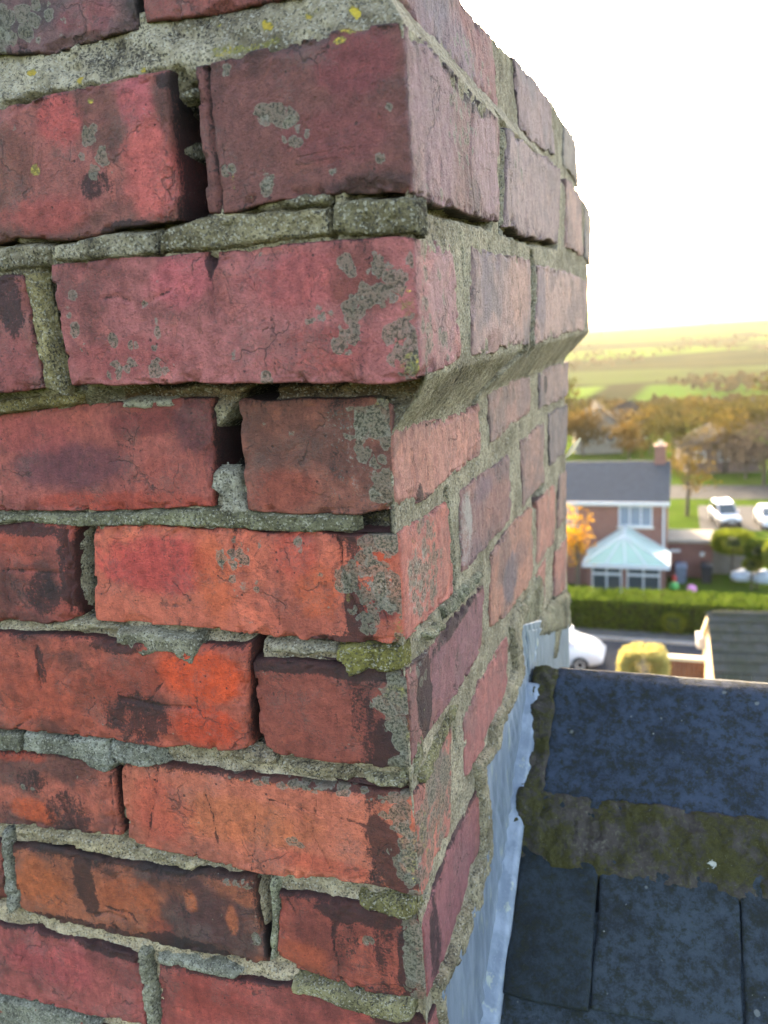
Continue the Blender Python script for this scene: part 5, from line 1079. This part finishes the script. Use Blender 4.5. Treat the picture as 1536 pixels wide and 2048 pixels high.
# ------------------------------------------------------------------ hedge, shrubs
def leafy(name, pts, size, mat, label, cat, inner=None, seed=1, group=None, core=None):
    V, F = leaves(pts, size, seed)
    lo = pts.min(0); hi = pts.max(0)
    e = empty(name, ((lo[0]+hi[0])/2, (lo[1]+hi[1])/2, lo[2]), label, cat, group)
    mesh_np('foliage', V, F, mat, e, smooth=False)
    if inner is not None: part('twigs', [inner], core or M_BARK, e)
    return e
M_INNER = simple('hedge_inside', (.020, .030, .010), .95, .3, 6)
r_ = np.random.default_rng(5)
def hedge_pts(x0, x1, y0, y1, z0, z1, n, seed):
    r = np.random.default_rng(seed); f = r.random(n); P = np.stack([r.uniform(x0, x1, n), r.uniform(y0, y1, n), r.uniform(z0, z1, n)], -1)
    k = r.integers(0, 3, n); P[k == 0, 1] = y0+np.abs(r.normal(0, .07, (k == 0).sum())); P[k == 1, 2] = z1-np.abs(r.normal(0, .07, (k == 1).sum()))
    wv = .14*fbm(P[:, 0], P[:, 2], 1.1, seed)+.08*fbm(P[:, 0], P[:, 2], .35, seed+1)
    P[:, 1] -= wv; P[:, 2] += .8*wv*(P[:, 2]-z0)/(z1-z0)
    return P
leafy('privet_hedge', hedge_pts(-14, 9, 33.8, 35.5, -13.1, -11.58, 30000, 41), .075, GREEN, 'long clipped green hedge between the road and the brick house', 'hedge', ((-13.9, 34.0, -13.3), (8.9, 35.3, -11.78)), 41, core=M_INNER)
P = r_.normal(size=(1600, 3)); P /= np.linalg.norm(P, axis=1)[:, None]; b0 = ground_pt((1347, 1245), 33.75)
leafy('variegated_shrub', b0+P*np.array([.50, .30, .42])*r_.uniform(.75, 1.05, (1600, 1)), .07, LIME, 'rounded yellow green shrub growing out of the hedge by the road', 'shrub', (b0-.25, b0+.25), 42, core=M_INNER)
def blob(px, py, y, rx, rz, n, mat, label, name='clipped_shrub', seed=3, size=.08, ry=None, boxy=1.0):
    c = ground_pt((px, py), y); r = np.random.default_rng(seed); P = r.normal(size=(n, 3)); P /= np.linalg.norm(P, axis=1)[:, None]
    P = np.sign(P)*np.abs(P)**boxy
    P = P*np.array([rx, ry or rx, rz])*r.uniform(.8, 1.03, (n, 1))*(1+.12*fbm(P[:, 0]*1., P[:, 2]*1., .6, seed))[:, None]
    zg = float(gz(c[0], c[1])); e = leafy(name, c+P, size, mat, label, 'shrub', None if mat is CONIF else (c-np.array([rx, ry or rx, rz])*.30, c+np.array([rx, ry or rx, rz])*.30), seed, core=M_INNER)
    V, F = tube([(c[0], c[1], zg-.2), (c[0], c[1], c[2]-rz*.6)], [.06, .05]); mesh_np('stem', V, F, M_BARK, e); return e
blob(1466, 1083, 46.5, 1.15, .62, 3200, LIME, 'sunlit lime green clipped shrub below the parked white off-roader', seed=31, boxy=.8)
blob(1516, 1100, 45.6, .70, .62, 1600, GREEN, 'dark green shrub beside the sunlit lime shrub', seed=32)
blob(1505, 1128, 45.2, .50, .40, 900, LIME, 'small yellow green shrub above the white sacks', seed=33)
blob(1548, 1110, 44.5, .55, .9, 900, LIME, 'tall lime shrub at the picture edge behind the hedge', seed=34)
blob(1287, 1338, 21.0, .62, .60, 9000, CONIF, 'domed golden conifer above the roof ridge', name='golden_conifer', seed=35, size=.05, boxy=.62)
# ------------------------------------------------------------------ trees
tree(1156, 40.2, 5.0, 1.5, SAPL, 'slender young tree with orange leaves in front of the brick house', 'orange_sapling', 620, .085, .5, None, .30, x=ground_pt((1153, 1050), 40.2)[0])
TR = [(1166, 104, 5.7, 5.5, ORANGE, 'orange tree above the left of the house roof'),
      (1212, 112, 6.1, 6.3, RUST, 'rust coloured tree behind the roof ridge'),
      (1258, 98, 4.3, 4.7, ORANGE, 'small orange tree just left of the house chimney'),
      (1300, 106, 5.7, 5.5, GOLD, 'golden tree right behind the house chimney'),
      (1345, 92, 5.5, 5.5, GREEN_Y, 'olive tree right of the house chimney'),
      (1376, 66.5, 5.9, 3.3, GOLD, 'bare-stemmed golden tree on the lit grass verge'),
      (1412, 98, 6.4, 6.3, GREEN_Y, 'tall olive tree behind the white-windowed house'),
      (1452, 88, 6.1, 5.9, GOLD, 'golden olive tree above the parked white off-roader'),
      (1492, 84, 5.2, 5.5, BROWNP, 'greyish brown bare tree near the right edge'),
      (1530, 80, 5.8, 5.5, BROWNP, 'grey brown twiggy tree at the right edge'),
      (1475, 120, 5.5, 7.0, GREEN_Y, 'far olive tree behind the bare trees'),
      (1320, 140, 6.0, 7.8, GREEN_Y, 'distant olive tree over the chimney pot'),
      (1185, 150, 6.0, 7.8, GREEN_Y, 'distant dull green tree at the foot of the fields'),
      (1245, 155, 5.5, 7.8, RUST, 'distant rust tree at the foot of the fields'),
      (1395, 150, 6.4, 7.8, GOLD, 'distant golden tree on the valley side'),
      (1520, 150, 6.4, 8.6, GREEN_Y, 'distant olive tree at the far right')]
for px, y, h, w, m, lb in TR: tree(px, y, h, w, m, lb, n=420 if px == 1376 else 1100, size=.17 if y < 100 else .24)
for px in (1095, 1040, 1590, 1650, 1720): tree(px, 110+px % 17, 10, 8, GREEN_Y, {1095: 'olive tree hidden behind the far edge of the chimney', 1040: 'olive tree hidden deep behind the chimney stack', 1590: 'olive tree just past the right edge of the picture', 1650: 'second olive tree past the right edge', 1720: 'farthest olive tree past the right edge'}[px], n=700, size=.4, group='autumn trees beyond the frame')
# woods and hedgerow scrub on the far slope
r = np.random.default_rng(77); n = 9000
yy = 10**r.uniform(math.log10(170), math.log10(1560), n); xx = r.uniform(-.35, .25, n)*yy
msk_ = fbm(xx/ (yy*0+90.), yy/160., 1., 88, 3); keep = (msk_ > .06) | (yy < 290); xx, yy = xx[keep], yy[keep]; zz = gz(xx, yy)
V, F = leaves(np.stack([xx, yy, zz+1.6+r.uniform(0, 1.5, len(xx))*np.where(yy < 300, 2.2, 1.4)], -1), 2.4, 78)
tag(mesh_np('far_woods', V, F, leaf_mat('far_wood_leaf', (.020, .019, .008), (.042, .030, .012), .35), smooth=False, centre=False), 'distant autumn woods and hedgerows on the far hillside', 'woods', kind='stuff')
# ------------------------------------------------------------------ far houses in the trees
M_REND = simple('pale_render', (.22, .20, .17), .9, .1, 1); M_RT = simple('far_roof', (.028, .024, .021), .95, .2, 1, 0, .03)
def cottage(px, py, y, w, d, hw, hr_, label, rz=0.0, wall=None, wins=2):
    c = ground_pt((px, py), y); z = float(gz(c[0], y)); cx, cy = c[0], y
    def rot(V):
        ca, sa = math.cos(rz), math.sin(rz); x_, y_ = V[:, 0]-cx, V[:, 1]-cy
        return np.stack([cx+ca*x_-sa*y_, cy+sa*x_+ca*y_, V[:, 2]], -1)
    e = empty('far_house', (cx, cy, z), label, 'house', 'houses among the autumn trees')
    part('wall', [((cx-w/2, cy-d/2, z-1), (cx+w/2, cy+d/2, z+hw)), hexa([(cx-w/2, cy-d/2, z+hw), (cx+w/2, cy-d/2, z+hw), (cx+w/2, cy+d/2, z+hw), (cx-w/2, cy+d/2, z+hw), (cx-.02, cy-d/2, z+hr_-.12), (cx+.02, cy-d/2, z+hr_-.12), (cx+.02, cy+d/2, z+hr_-.12), (cx-.02, cy+d/2, z+hr_-.12)])], wall or M_REND, e, rot)
    for s in (-1, 1):
        q = [(cx+s*(w/2+.3), cy-d/2-.3, z+hw-.2), (cx+s*(w/2+.3), cy+d/2+.3, z+hw-.2), (cx, cy+d/2+.3, z+hr_), (cx, cy-d/2-.3, z+hr_)]
        part('roof', [quad_slab(*(q if s > 0 else q[::-1]), .14)], M_RT, e, rot)
    for i in range(wins):
        x0 = cx-w/2+w*(i+.5)/wins-.55
        f_ = part('window', [((x0, cy-d/2-.06, z+hw*.5), (x0+1.1, cy-d/2-.005, z+hw*.5+1.1))], M_UPVC, e, rot)
        part('pane', [((x0+.12, cy-d/2-.075, z+hw*.5+.12), (x0+.98, cy-d/2-.061, z+hw*.5+.98))], M_GLASS, f_, rot)
cottage(1432, 945, 91, 7, 6, 2.7, 4.4, 'low dark house with white windows among the trees above the verge', .2, simple('dark_brick', (.10, .07, .06)), 3)
cottage(1194, 895, 112, 6, 8, 3.6, 6.2, 'pale gabled house showing above the left of the brick house roof', .15)
cottage(1246, 900, 124, 5, 8, 3.6, 5.8, 'pale gabled house half hidden behind the small orange tree', -.2)
cottage(1346, 816, 236, 9, 8, 3.5, 6, 'small white house far off at the foot of the sunlit field', .3)
cottage(1412, 806, 260, 9, 8, 3.5, 6, 'white farmhouse far off below the long bright field', -.2)
cottage(1512, 812, 215, 9, 8, 3.5, 6, 'far white house in the trees at the right edge', .5)
cottage(1225, 870, 175, 7, 8, 3, 5.4, 'distant pale house between the orange and rust trees', .4)
# ------------------------------------------------------------------ vehicles
M_WHITE = simple('white_car_paint', (.40, .42, .45), .35, .02, 2, 0, .6); M_TYRE = simple('tyre_rubber', (.018, .018, .019), .8); M_ALLOY = simple('alloy_wheel', (.52, .52, .53), .3, .1, 5, 0, .5, .7)
M_CGL = glass_mat('car_glass', (.030, .040, .040), .04); M_LAMP = simple('headlamp_lens', (.62, .64, .66), .12, .05, 4, 0, .8); M_BLK = simple('black_plastic', (.022, .022, .024), .6)
def rotf(cx, cy, rz, z=0.0, k=1.0):
    ca, sa = math.cos(rz), math.sin(rz)
    return lambda V: np.stack([cx+k*(ca*V[:, 0]-sa*V[:, 1]), cy+k*(sa*V[:, 0]+ca*V[:, 1]), k*V[:, 2]+z], -1)
def loft(secs):
    """secs: list of closed rings (same count) -> verts, faces with end caps"""
    n = len(secs[0]); V = [p for s in secs for p in s]; F = []
    for i in range(len(secs)-1):
        for k_ in range(n): F.append([i*n+k_, i*n+(k_+1) % n, (i+1)*n+(k_+1) % n, (i+1)*n+k_])
    F.append(list(range(n))[::-1]); F.append([(len(secs)-1)*n+k_ for k_ in range(n)])
    return (V, F)
def wheel(x, y, r, w, e, R, side):
    n = 24; ang = [2*math.pi*k_/n for k_ in range(n)]
    ring = lambda yy, rr: [(x+rr*math.cos(a), yy, r+rr*math.sin(a)) for a in ang]
    t_ = part('wheel', [loft([ring(y-w/2, r*.86), ring(y-w*.42, r), ring(y+w*.42, r), ring(y+w/2, r*.86)])], M_TYRE, e, R)
    yo = y+side*w*.5
    part('rim', [loft([ring(yo-.02*side, r*.64), ring(yo+.012*side, r*.60), ring(yo-.01*side, r*.2)])], M_ALLOY, t_, R)
def vehicle(name, label, cx, cy, z, rz, prof, cab, wheels, width, r, suv=False, k=1.0):
    """prof: side outline of lower body (x, zlow, zhigh); cab: greenhouse stations (x, z_base, z_top)"""
    R = rotf(cx, cy, rz, z, k); e = empty(name, (cx, cy, z), label, 'car')
    secs = []
    for x, zl, zh, wf in prof:
        h_ = width/2*wf; secs.append([(x, -h_*.92, zl), (x, -h_, zl+(zh-zl)*.35), (x, -h_*.97, zl+(zh-zl)*.8), (x, -h_*.86, zh), (x, h_*.86, zh), (x, h_*.97, zl+(zh-zl)*.8), (x, h_, zl+(zh-zl)*.35), (x, h_*.92, zl)])
    b = part('body', [loft(secs)], M_WHITE, e, R, .03); b.data.polygons.foreach_set('use_smooth', np.ones(len(b.data.polygons), bool))
    secs = []
    for x, zb, zt, wf in cab:
        hb, ht = width/2*.86, width/2*wf; secs.append([(x, -hb, zb), (x, -ht, zt), (x, ht, zt), (x, hb, zb)])
    cabo = part('cabin', [loft(secs)], M_WHITE, e, R, .03)
    # glass set 4 mm proud of the cabin
    xs_ = [c[0] for c in cab]; wf_ = cab[1][3]
    (xr, zr, _, _), (x1, _, zt1, w1), (x2, _, zt2, w2), (xf, zf, _, _) = cab[0], cab[1], cab[2], cab[3]
    def lp(p, q, f): return tuple(p[i]+(q[i]-p[i])*f for i in range(3))
    A, B_, C_, D_ = (xf, -width*.40, zf+.03), (xf, width*.40, zf+.03), (x2, width/2*w2*.90, zt2-.04), (x2, -width/2*w2*.90, zt2-.04)
    push = .02
    part('windscreen', [quad_slab(*[(p[0]+push, p[1], p[2]+push) for p in (A, B_, C_, D_)], .012)], M_CGL, e, R)
    for s in (-1, 1):
        f0, f1 = (xf-.25, s*width/2*.865, zf+.05), (xr+.25, s*width/2*.865, zr+.05); t1, t0 = (x1+.10, s*(width/2*w1+.012), zt1-.10), (x2-.12, s*(width/2*w2+.012), zt2-.10)
        q = [f0, t0, t1, f1] if s > 0 else [f0, f1, t1, t0]
        part('side_window', [quad_slab(*q, .01)], M_CGL, e, R)
        fx = prof[-1][0]
        part('headlight', [((fx-.10, s*width*.34-.13, prof[-1][2]-.24), (fx+.015, s*width*.34+.13, prof[-1][2]-.06))], M_LAMP, e, R)
        part('door_mirror', [((xf-.45, s*width*.52-.10, zf+.05), (xf-.25, s*width*.52+.10, zf+.22))], M_WHITE, e, R, .03)
    part('grille', [((prof[-1][0]-.08, -width*.20, prof[-1][2]-.24), (prof[-1][0]+.012, width*.20, prof[-1][2]-.08))], M_BLK, e, R)
    part('bumper', [((prof[-1][0]-.12, -width*.43, prof[-1][1]), (prof[-1][0]+.05, width*.43, prof[-1][1]+.20))], M_BLK if suv else M_WHITE, e, R, .04)
    part('number_plate', [((prof[-1][0]+.051, -.26, prof[-1][1]+.06), (prof[-1][0]+.06, .26, prof[-1][1]+.17))], M_UPVC, e, R)
    for wx in wheels:
        for s in (-1, 1): wheel(wx, s*(width/2-.06), r, .21, e, R, s)
    return e, R
HB = [(-2.0, .45, .80, .86), (-1.9, .30, .95, .95), (-1.0, .20, .98, 1.), (0.3, .20, .98, 1.), (1.15, .20, .96, 1.), (1.6, .22, .86, .96), (1.92, .28, .72, .84), (2.02, .34, .60, .66)]
HC = [(-1.9, .95, 1.0, .7), (-1.45, .95, 1.46, .70), (.05, .97, 1.48, .70), (1.05, .96, .99, .8)]
vehicle('parked_car', 'white hatchback with rounded bonnet on the road by the chimney', ground_pt((1205, 1300), 30.2)[0]-2.02, 30.3, -13.04, 0.0, HB, HC, (-1.2, 1.25), 1.72, .31)
SB = [(-2.2, .55, 1.05, .96), (-2.1, .42, 1.12, 1.), (-1.0, .40, 1.14, 1.), (.5, .40, 1.12, 1.), (1.0, .40, 1.10, 1.), (1.95, .45, 1.04, .97), (2.12, .50, .98, .94)]
SC = [(-2.15, 1.10, 1.2, .8), (-2.02, 1.12, 1.88, .80), (.15, 1.14, 1.90, .80), (.95, 1.10, 1.14, .84)]
c = ground_pt((1448, 1058), 62.0)
e, R = vehicle('off_roader', 'boxy white off-road car with roof rack parked beyond the garage', c[0]+.1, 63.2, -15.455, math.radians(-77), SB, SC, (-1.35, 1.4), 1.86, .40, True, .80)
part('roof_rack', [tube([(-1.8, s*.62, 1.98), (.1, s*.62, 1.98)], [.03, .03], 6) for s in (-1, 1)]+[tube([(x_, -.62, 1.98), (x_, .62, 1.98)], [.025, .025], 6) for x_ in (-1.7, -1.1, -.5, .05)]+[tube([(x_, s*.62, 1.86), (x_, s*.62, 1.98)], [.02, .02], 6) for x_ in (-1.7, .05) for s in (-1, 1)], M_ALLOY, e, R)
c = ground_pt((1530, 1050), 62.5)
vehicle('parked_car', 'white car parked to the right of the boxy off-roader', c[0]+.3, 63.0, -15.455, math.radians(-84), HB, HC, (-1.2, 1.25), 1.74, .32, False, .88)
# ------------------------------------------------------------------ bins, sacks and toys behind the hedge
def lump(name, px, py, y, sx, sy, sz, mat, label, cat, seed, group=None):
    c = ground_pt((px, py), y); bm = bmesh.new(); bmesh.ops.create_icosphere(bm, subdivisions=3, radius=1)
    P = np.array([v.co for v in bm.verts]); d = fbm(P[:, 0]+P[:, 2]*.6, P[:, 1]+P[:, 2]*.3, .6, seed)
    for v, k_ in zip(bm.verts, d): v.co = Vector((c[0]+v.co.x*sx*(1+.25*k_), c[1]+v.co.y*sy*(1+.25*k_), c[2]+max(v.co.z, -.75)*sz*(1+.3*k_)))
    ob = bm_obj(name, bm, mat, None, True); return tag(ob, label, cat, group)
M_SACK = simple('white_plastic_sack', (.38, .42, .48), .5, .06, 4)
lump('white_sack', 1484, 1152, 46.2, .58, .4, .38, M_SACK, 'white plastic sack below the dark green shrub', 'sack', 5)
lump('white_sack', 1528, 1154, 45.8, .62, .4, .40, M_SACK, 'white plastic sack at the right edge of the garden', 'sack', 6)
lump('ride_on_toy', 1383, 1178, 43.4, .24, .18, .22, simple('pink_plastic', (.62, .22, .42), .4), 'small pink plastic toy behind the hedge', 'toy', 7)
lump('garden_ball', 1348, 1172, 43.6, .24, .24, .24, simple('green_plastic', (.10, .42, .12), .4), 'bright green plastic toy by the conservatory corner', 'toy', 8)
lump('red_toy', 1349, 1158, 44.6, .13, .12, .22, simple('red_plastic', (.48, .05, .04), .4), 'little red toy against the garage wall', 'toy', 9)
def bin_(px, py, y, mat, label):
    c = ground_pt((px, py), y); z = float(gz(c[0], y)); e = empty('wheelie_bin', (c[0], y, z), label, 'bin')
    part('body', [hexa([(c[0]-.24, y-.28, z), (c[0]+.24, y-.28, z), (c[0]+.24, y+.28, z), (c[0]-.24, y+.28, z), (c[0]-.30, y-.36, z+.95), (c[0]+.30, y-.36, z+.95), (c[0]+.30, y+.36, z+.95), (c[0]-.30, y+.36, z+.95)])], mat, e)
    part('lid', [hexa([(c[0]-.32, y-.40, z+.955), (c[0]+.32, y-.40, z+.955), (c[0]+.32, y+.38, z+.955), (c[0]-.32, y+.38, z+.955), (c[0]-.26, y-.30, z+1.05), (c[0]+.26, y-.30, z+1.05), (c[0]+.26, y+.34, z+1.07), (c[0]-.26, y+.34, z+1.07)])], mat, e)
    part('wheel', [tube([(c[0]-.25, y+.33, z+.1), (c[0]+.25, y+.33, z+.1)], [.1, .1], 12)], M_TYRE, e)
bin_(1413, 1145, 46.4, M_BLK, 'black wheelie bin against the garage wall')
bin_(1362, 1150, 46.2, simple('blue_grey_plastic', (.12, .15, .20), .5), 'blue grey wheelie bin by the garage corner')
# ------------------------------------------------------------------ neighbour's outbuilding with pale bargeboard, fence beside it
oz = -12.4; g0 = ground_pt((1436, 1345), 21.6)
ob_ = empty('tiled_outbuilding', (3.2, 23.5, oz), 'outbuilding with mossy dark tiled roof and sunlit cream gable at the right edge', 'outbuilding')
RZo = math.radians(5); ox, oy = g0[0]+.02, 21.6
Ro = rotf(ox, oy, RZo)
M_CREAM = simple('cream_render', (.56, .44, .27), .85, .08, 2); M_FASC = simple('cream_painted_board', (.62, .52, .36), .6, .06, 3)
ea, ap_, rn, bd = -9.40, -8.20, 1.75, 3.3      # eaves z, apex z, run of a slope, back eaves
part('wall', [([(0, .12, oz-.6), (5, .12, oz-.6), (5, bd, oz-.6), (0, bd, oz-.6), (0, .12, ea), (5, .12, ea), (5, bd, ea), (0, bd, ea), (0, rn, ap_-.05), (5, rn, ap_-.05)],
     [[3, 2, 1, 0], [0, 1, 5, 4], [2, 3, 7, 6], [3, 0, 4, 8, 7], [1, 2, 6, 9, 5], [4, 5, 9, 8], [6, 7, 8, 9]])], M_CREAM, ob_, Ro)
sl_ = math.atan2(ap_-ea, rn)
part('bargeboard', [hexa([(-.10, -.12, ea-.22), (.02, -.12, ea-.22), (.02, -.12, ea-.02), (-.10, -.12, ea-.02), (-.10, rn, ap_-.12), (.02, rn, ap_-.12), (.02, rn, ap_+.06), (-.10, rn, ap_+.06)]),
     hexa([(-.10, rn+.001, ap_-.12), (.02, rn+.001, ap_-.12), (.02, rn+.001, ap_+.06), (-.10, rn+.001, ap_+.06), (-.10, bd+.1, ea-.22), (.02, bd+.1, ea-.22), (.02, bd+.1, ea-.02), (-.10, bd+.1, ea-.02)])], M_FASC, ob_, Ro)
part('eaves_box', [((-.22, bd-.35, ea-.35), (-.005, bd+.15, ea+.02))], M_UPVC, ob_, Ro, .02)
part('back_roof', [quad_slab((-.04, bd+.15, ea-.08), (-.04, rn, ap_), (5, rn, ap_), (5, bd+.15, ea-.08), .06)], M_HROOF, ob_, Ro)
M_OT = simple('mossy_concrete_tile', (.052, .050, .047), .95, .3, 2.5, 0, .06, 0, (.034, .036, .022))
nrow = 7; proto_mesh = None
for i in range(nrow):
    f0, f1 = i/nrow, (i+1)/nrow+.03
    for j in range(16):
        x0 = -.13+j*.33+(.0 if i % 2 == 0 else -.165)+(.165 if j == 0 and i % 2 else 0)
        y0_, z0_ = -.16+(rn+.16)*f0, ea-.10+(ap_-ea+.10)*f0; y1_, z1_ = -.16+(rn+.16)*f1, ea-.10+(ap_-ea+.10)*f1
        if proto_mesh is None:
            q = quad_slab((0, 0, .05), (.322, 0, .05), (.322, y1_-y0_, z1_-z0_+.012), (0, y1_-y0_, z1_-z0_+.012), .035)
            V = np.array(q[0]); ca, sa = math.cos(RZo), math.sin(RZo); V = np.stack([ca*V[:, 0]-sa*V[:, 1], sa*V[:, 0]+ca*V[:, 1], V[:, 2]], -1)
            proto_mesh = bpy.data.meshes.new('roof_tile'); proto_mesh.from_pydata(V.tolist(), [], q[1]); proto_mesh.materials.append(M_OT)
        o2 = bpy.data.objects.new('roof_tile', proto_mesh); p_ = Ro(np.array([[x0, y0_, z0_+random.uniform(0, .012)]]))[0]
        o2.location = Vector(p_)-ob_.location; link(o2, ob_)
part('ridge_cap', [tube([(0, rn, ap_+.02), (5, rn, ap_+.02)], [.11, .11], 10)], M_OT, ob_, Ro)
fe = empty('garden_fence', (.3, 22.6, -12.2), 'low brown board fence with pale top rail beside the golden conifer', 'fence')
f0_, f1_ = ground_pt((1328, 1313), 22.6), ground_pt((1408, 1316), 22.6)
part('top_rail', [((f0_[0]-.1, 22.5, f0_[2]-.05), (f1_[0], 22.68, f0_[2]+.05))], M_FASC, fe)
M_BOARD = simple('brown_stained_board', (.16, .062, .030), .85, .3, 4)
nb = 9
for i in range(nb):
    a = f0_[0]-.1+(f1_[0]-f0_[0]+.1)*i/nb; part('board', [((a+.006, 22.56, -12.6), (a+(f1_[0]-f0_[0]+.1)/nb-.006, 22.60+.006*(i % 2), f0_[2]-.052))], M_BOARD, fe)
for xx_ in (f0_[0]-.12, f1_[0]-.05): part('post', [((xx_, 22.605, -12.8), (xx_+.09, 22.69, f0_[2]-.06))], M_BOARD, fe)
# a dry leaf caught in a joint at the far edge of the stack
c0 = at_x((1131, 916), .004); dl_ = C_R
lf = []
for i in range(9):
    t_ = i/8; w_ = .0048*math.sin(math.pi*min(1, t_*1.02))**.8+.0008
    m_ = c0+np.array([.020*t_, .004*t_, .026*t_])
    lf.append((m_-np.array([-.3, .1, .6])*w_, m_+np.array([0, 0, .0015]), m_+np.array([-.3, .1, .6])*w_))
V = [p for row_ in lf for p in row_]; F = []
for i in range(8):
    for k_ in range(2): F.append([i*3+k_, i*3+k_+1, (i+1)*3+k_+1, (i+1)*3+k_])
lo_ = mesh_np('dry_leaf', V, F, leaf_mat('dry_leaf_skin', (.62, .58, .44), (.66, .62, .48), .4)); md = lo_.modifiers.new('thickness', 'SOLIDIFY'); md.thickness = .0006
tag(lo_, 'pale dry leaf caught in a joint at the far edge of the chimney', 'leaf')
# ------------------------------------------------------------------ haze over the valley
hz = box_mesh('haze', (-3900, -390, -95), (3900, 4900, 1.2), MB)
ht = NT('valley_haze'); ht.t.nodes.remove(ht.p); pv = ht.n('ShaderNodeVolumePrincipled'); pv.inputs['Color'].default_value = (.95, .94, .84, 1); pv.inputs['Density'].default_value = .00007; pv.inputs['Anisotropy'].default_value = .3
ht.l(pv.outputs[0], ht.out.inputs['Volume']); hz.data.materials.clear(); hz.data.materials.append(ht.m); tag(hz, kind='stuff')
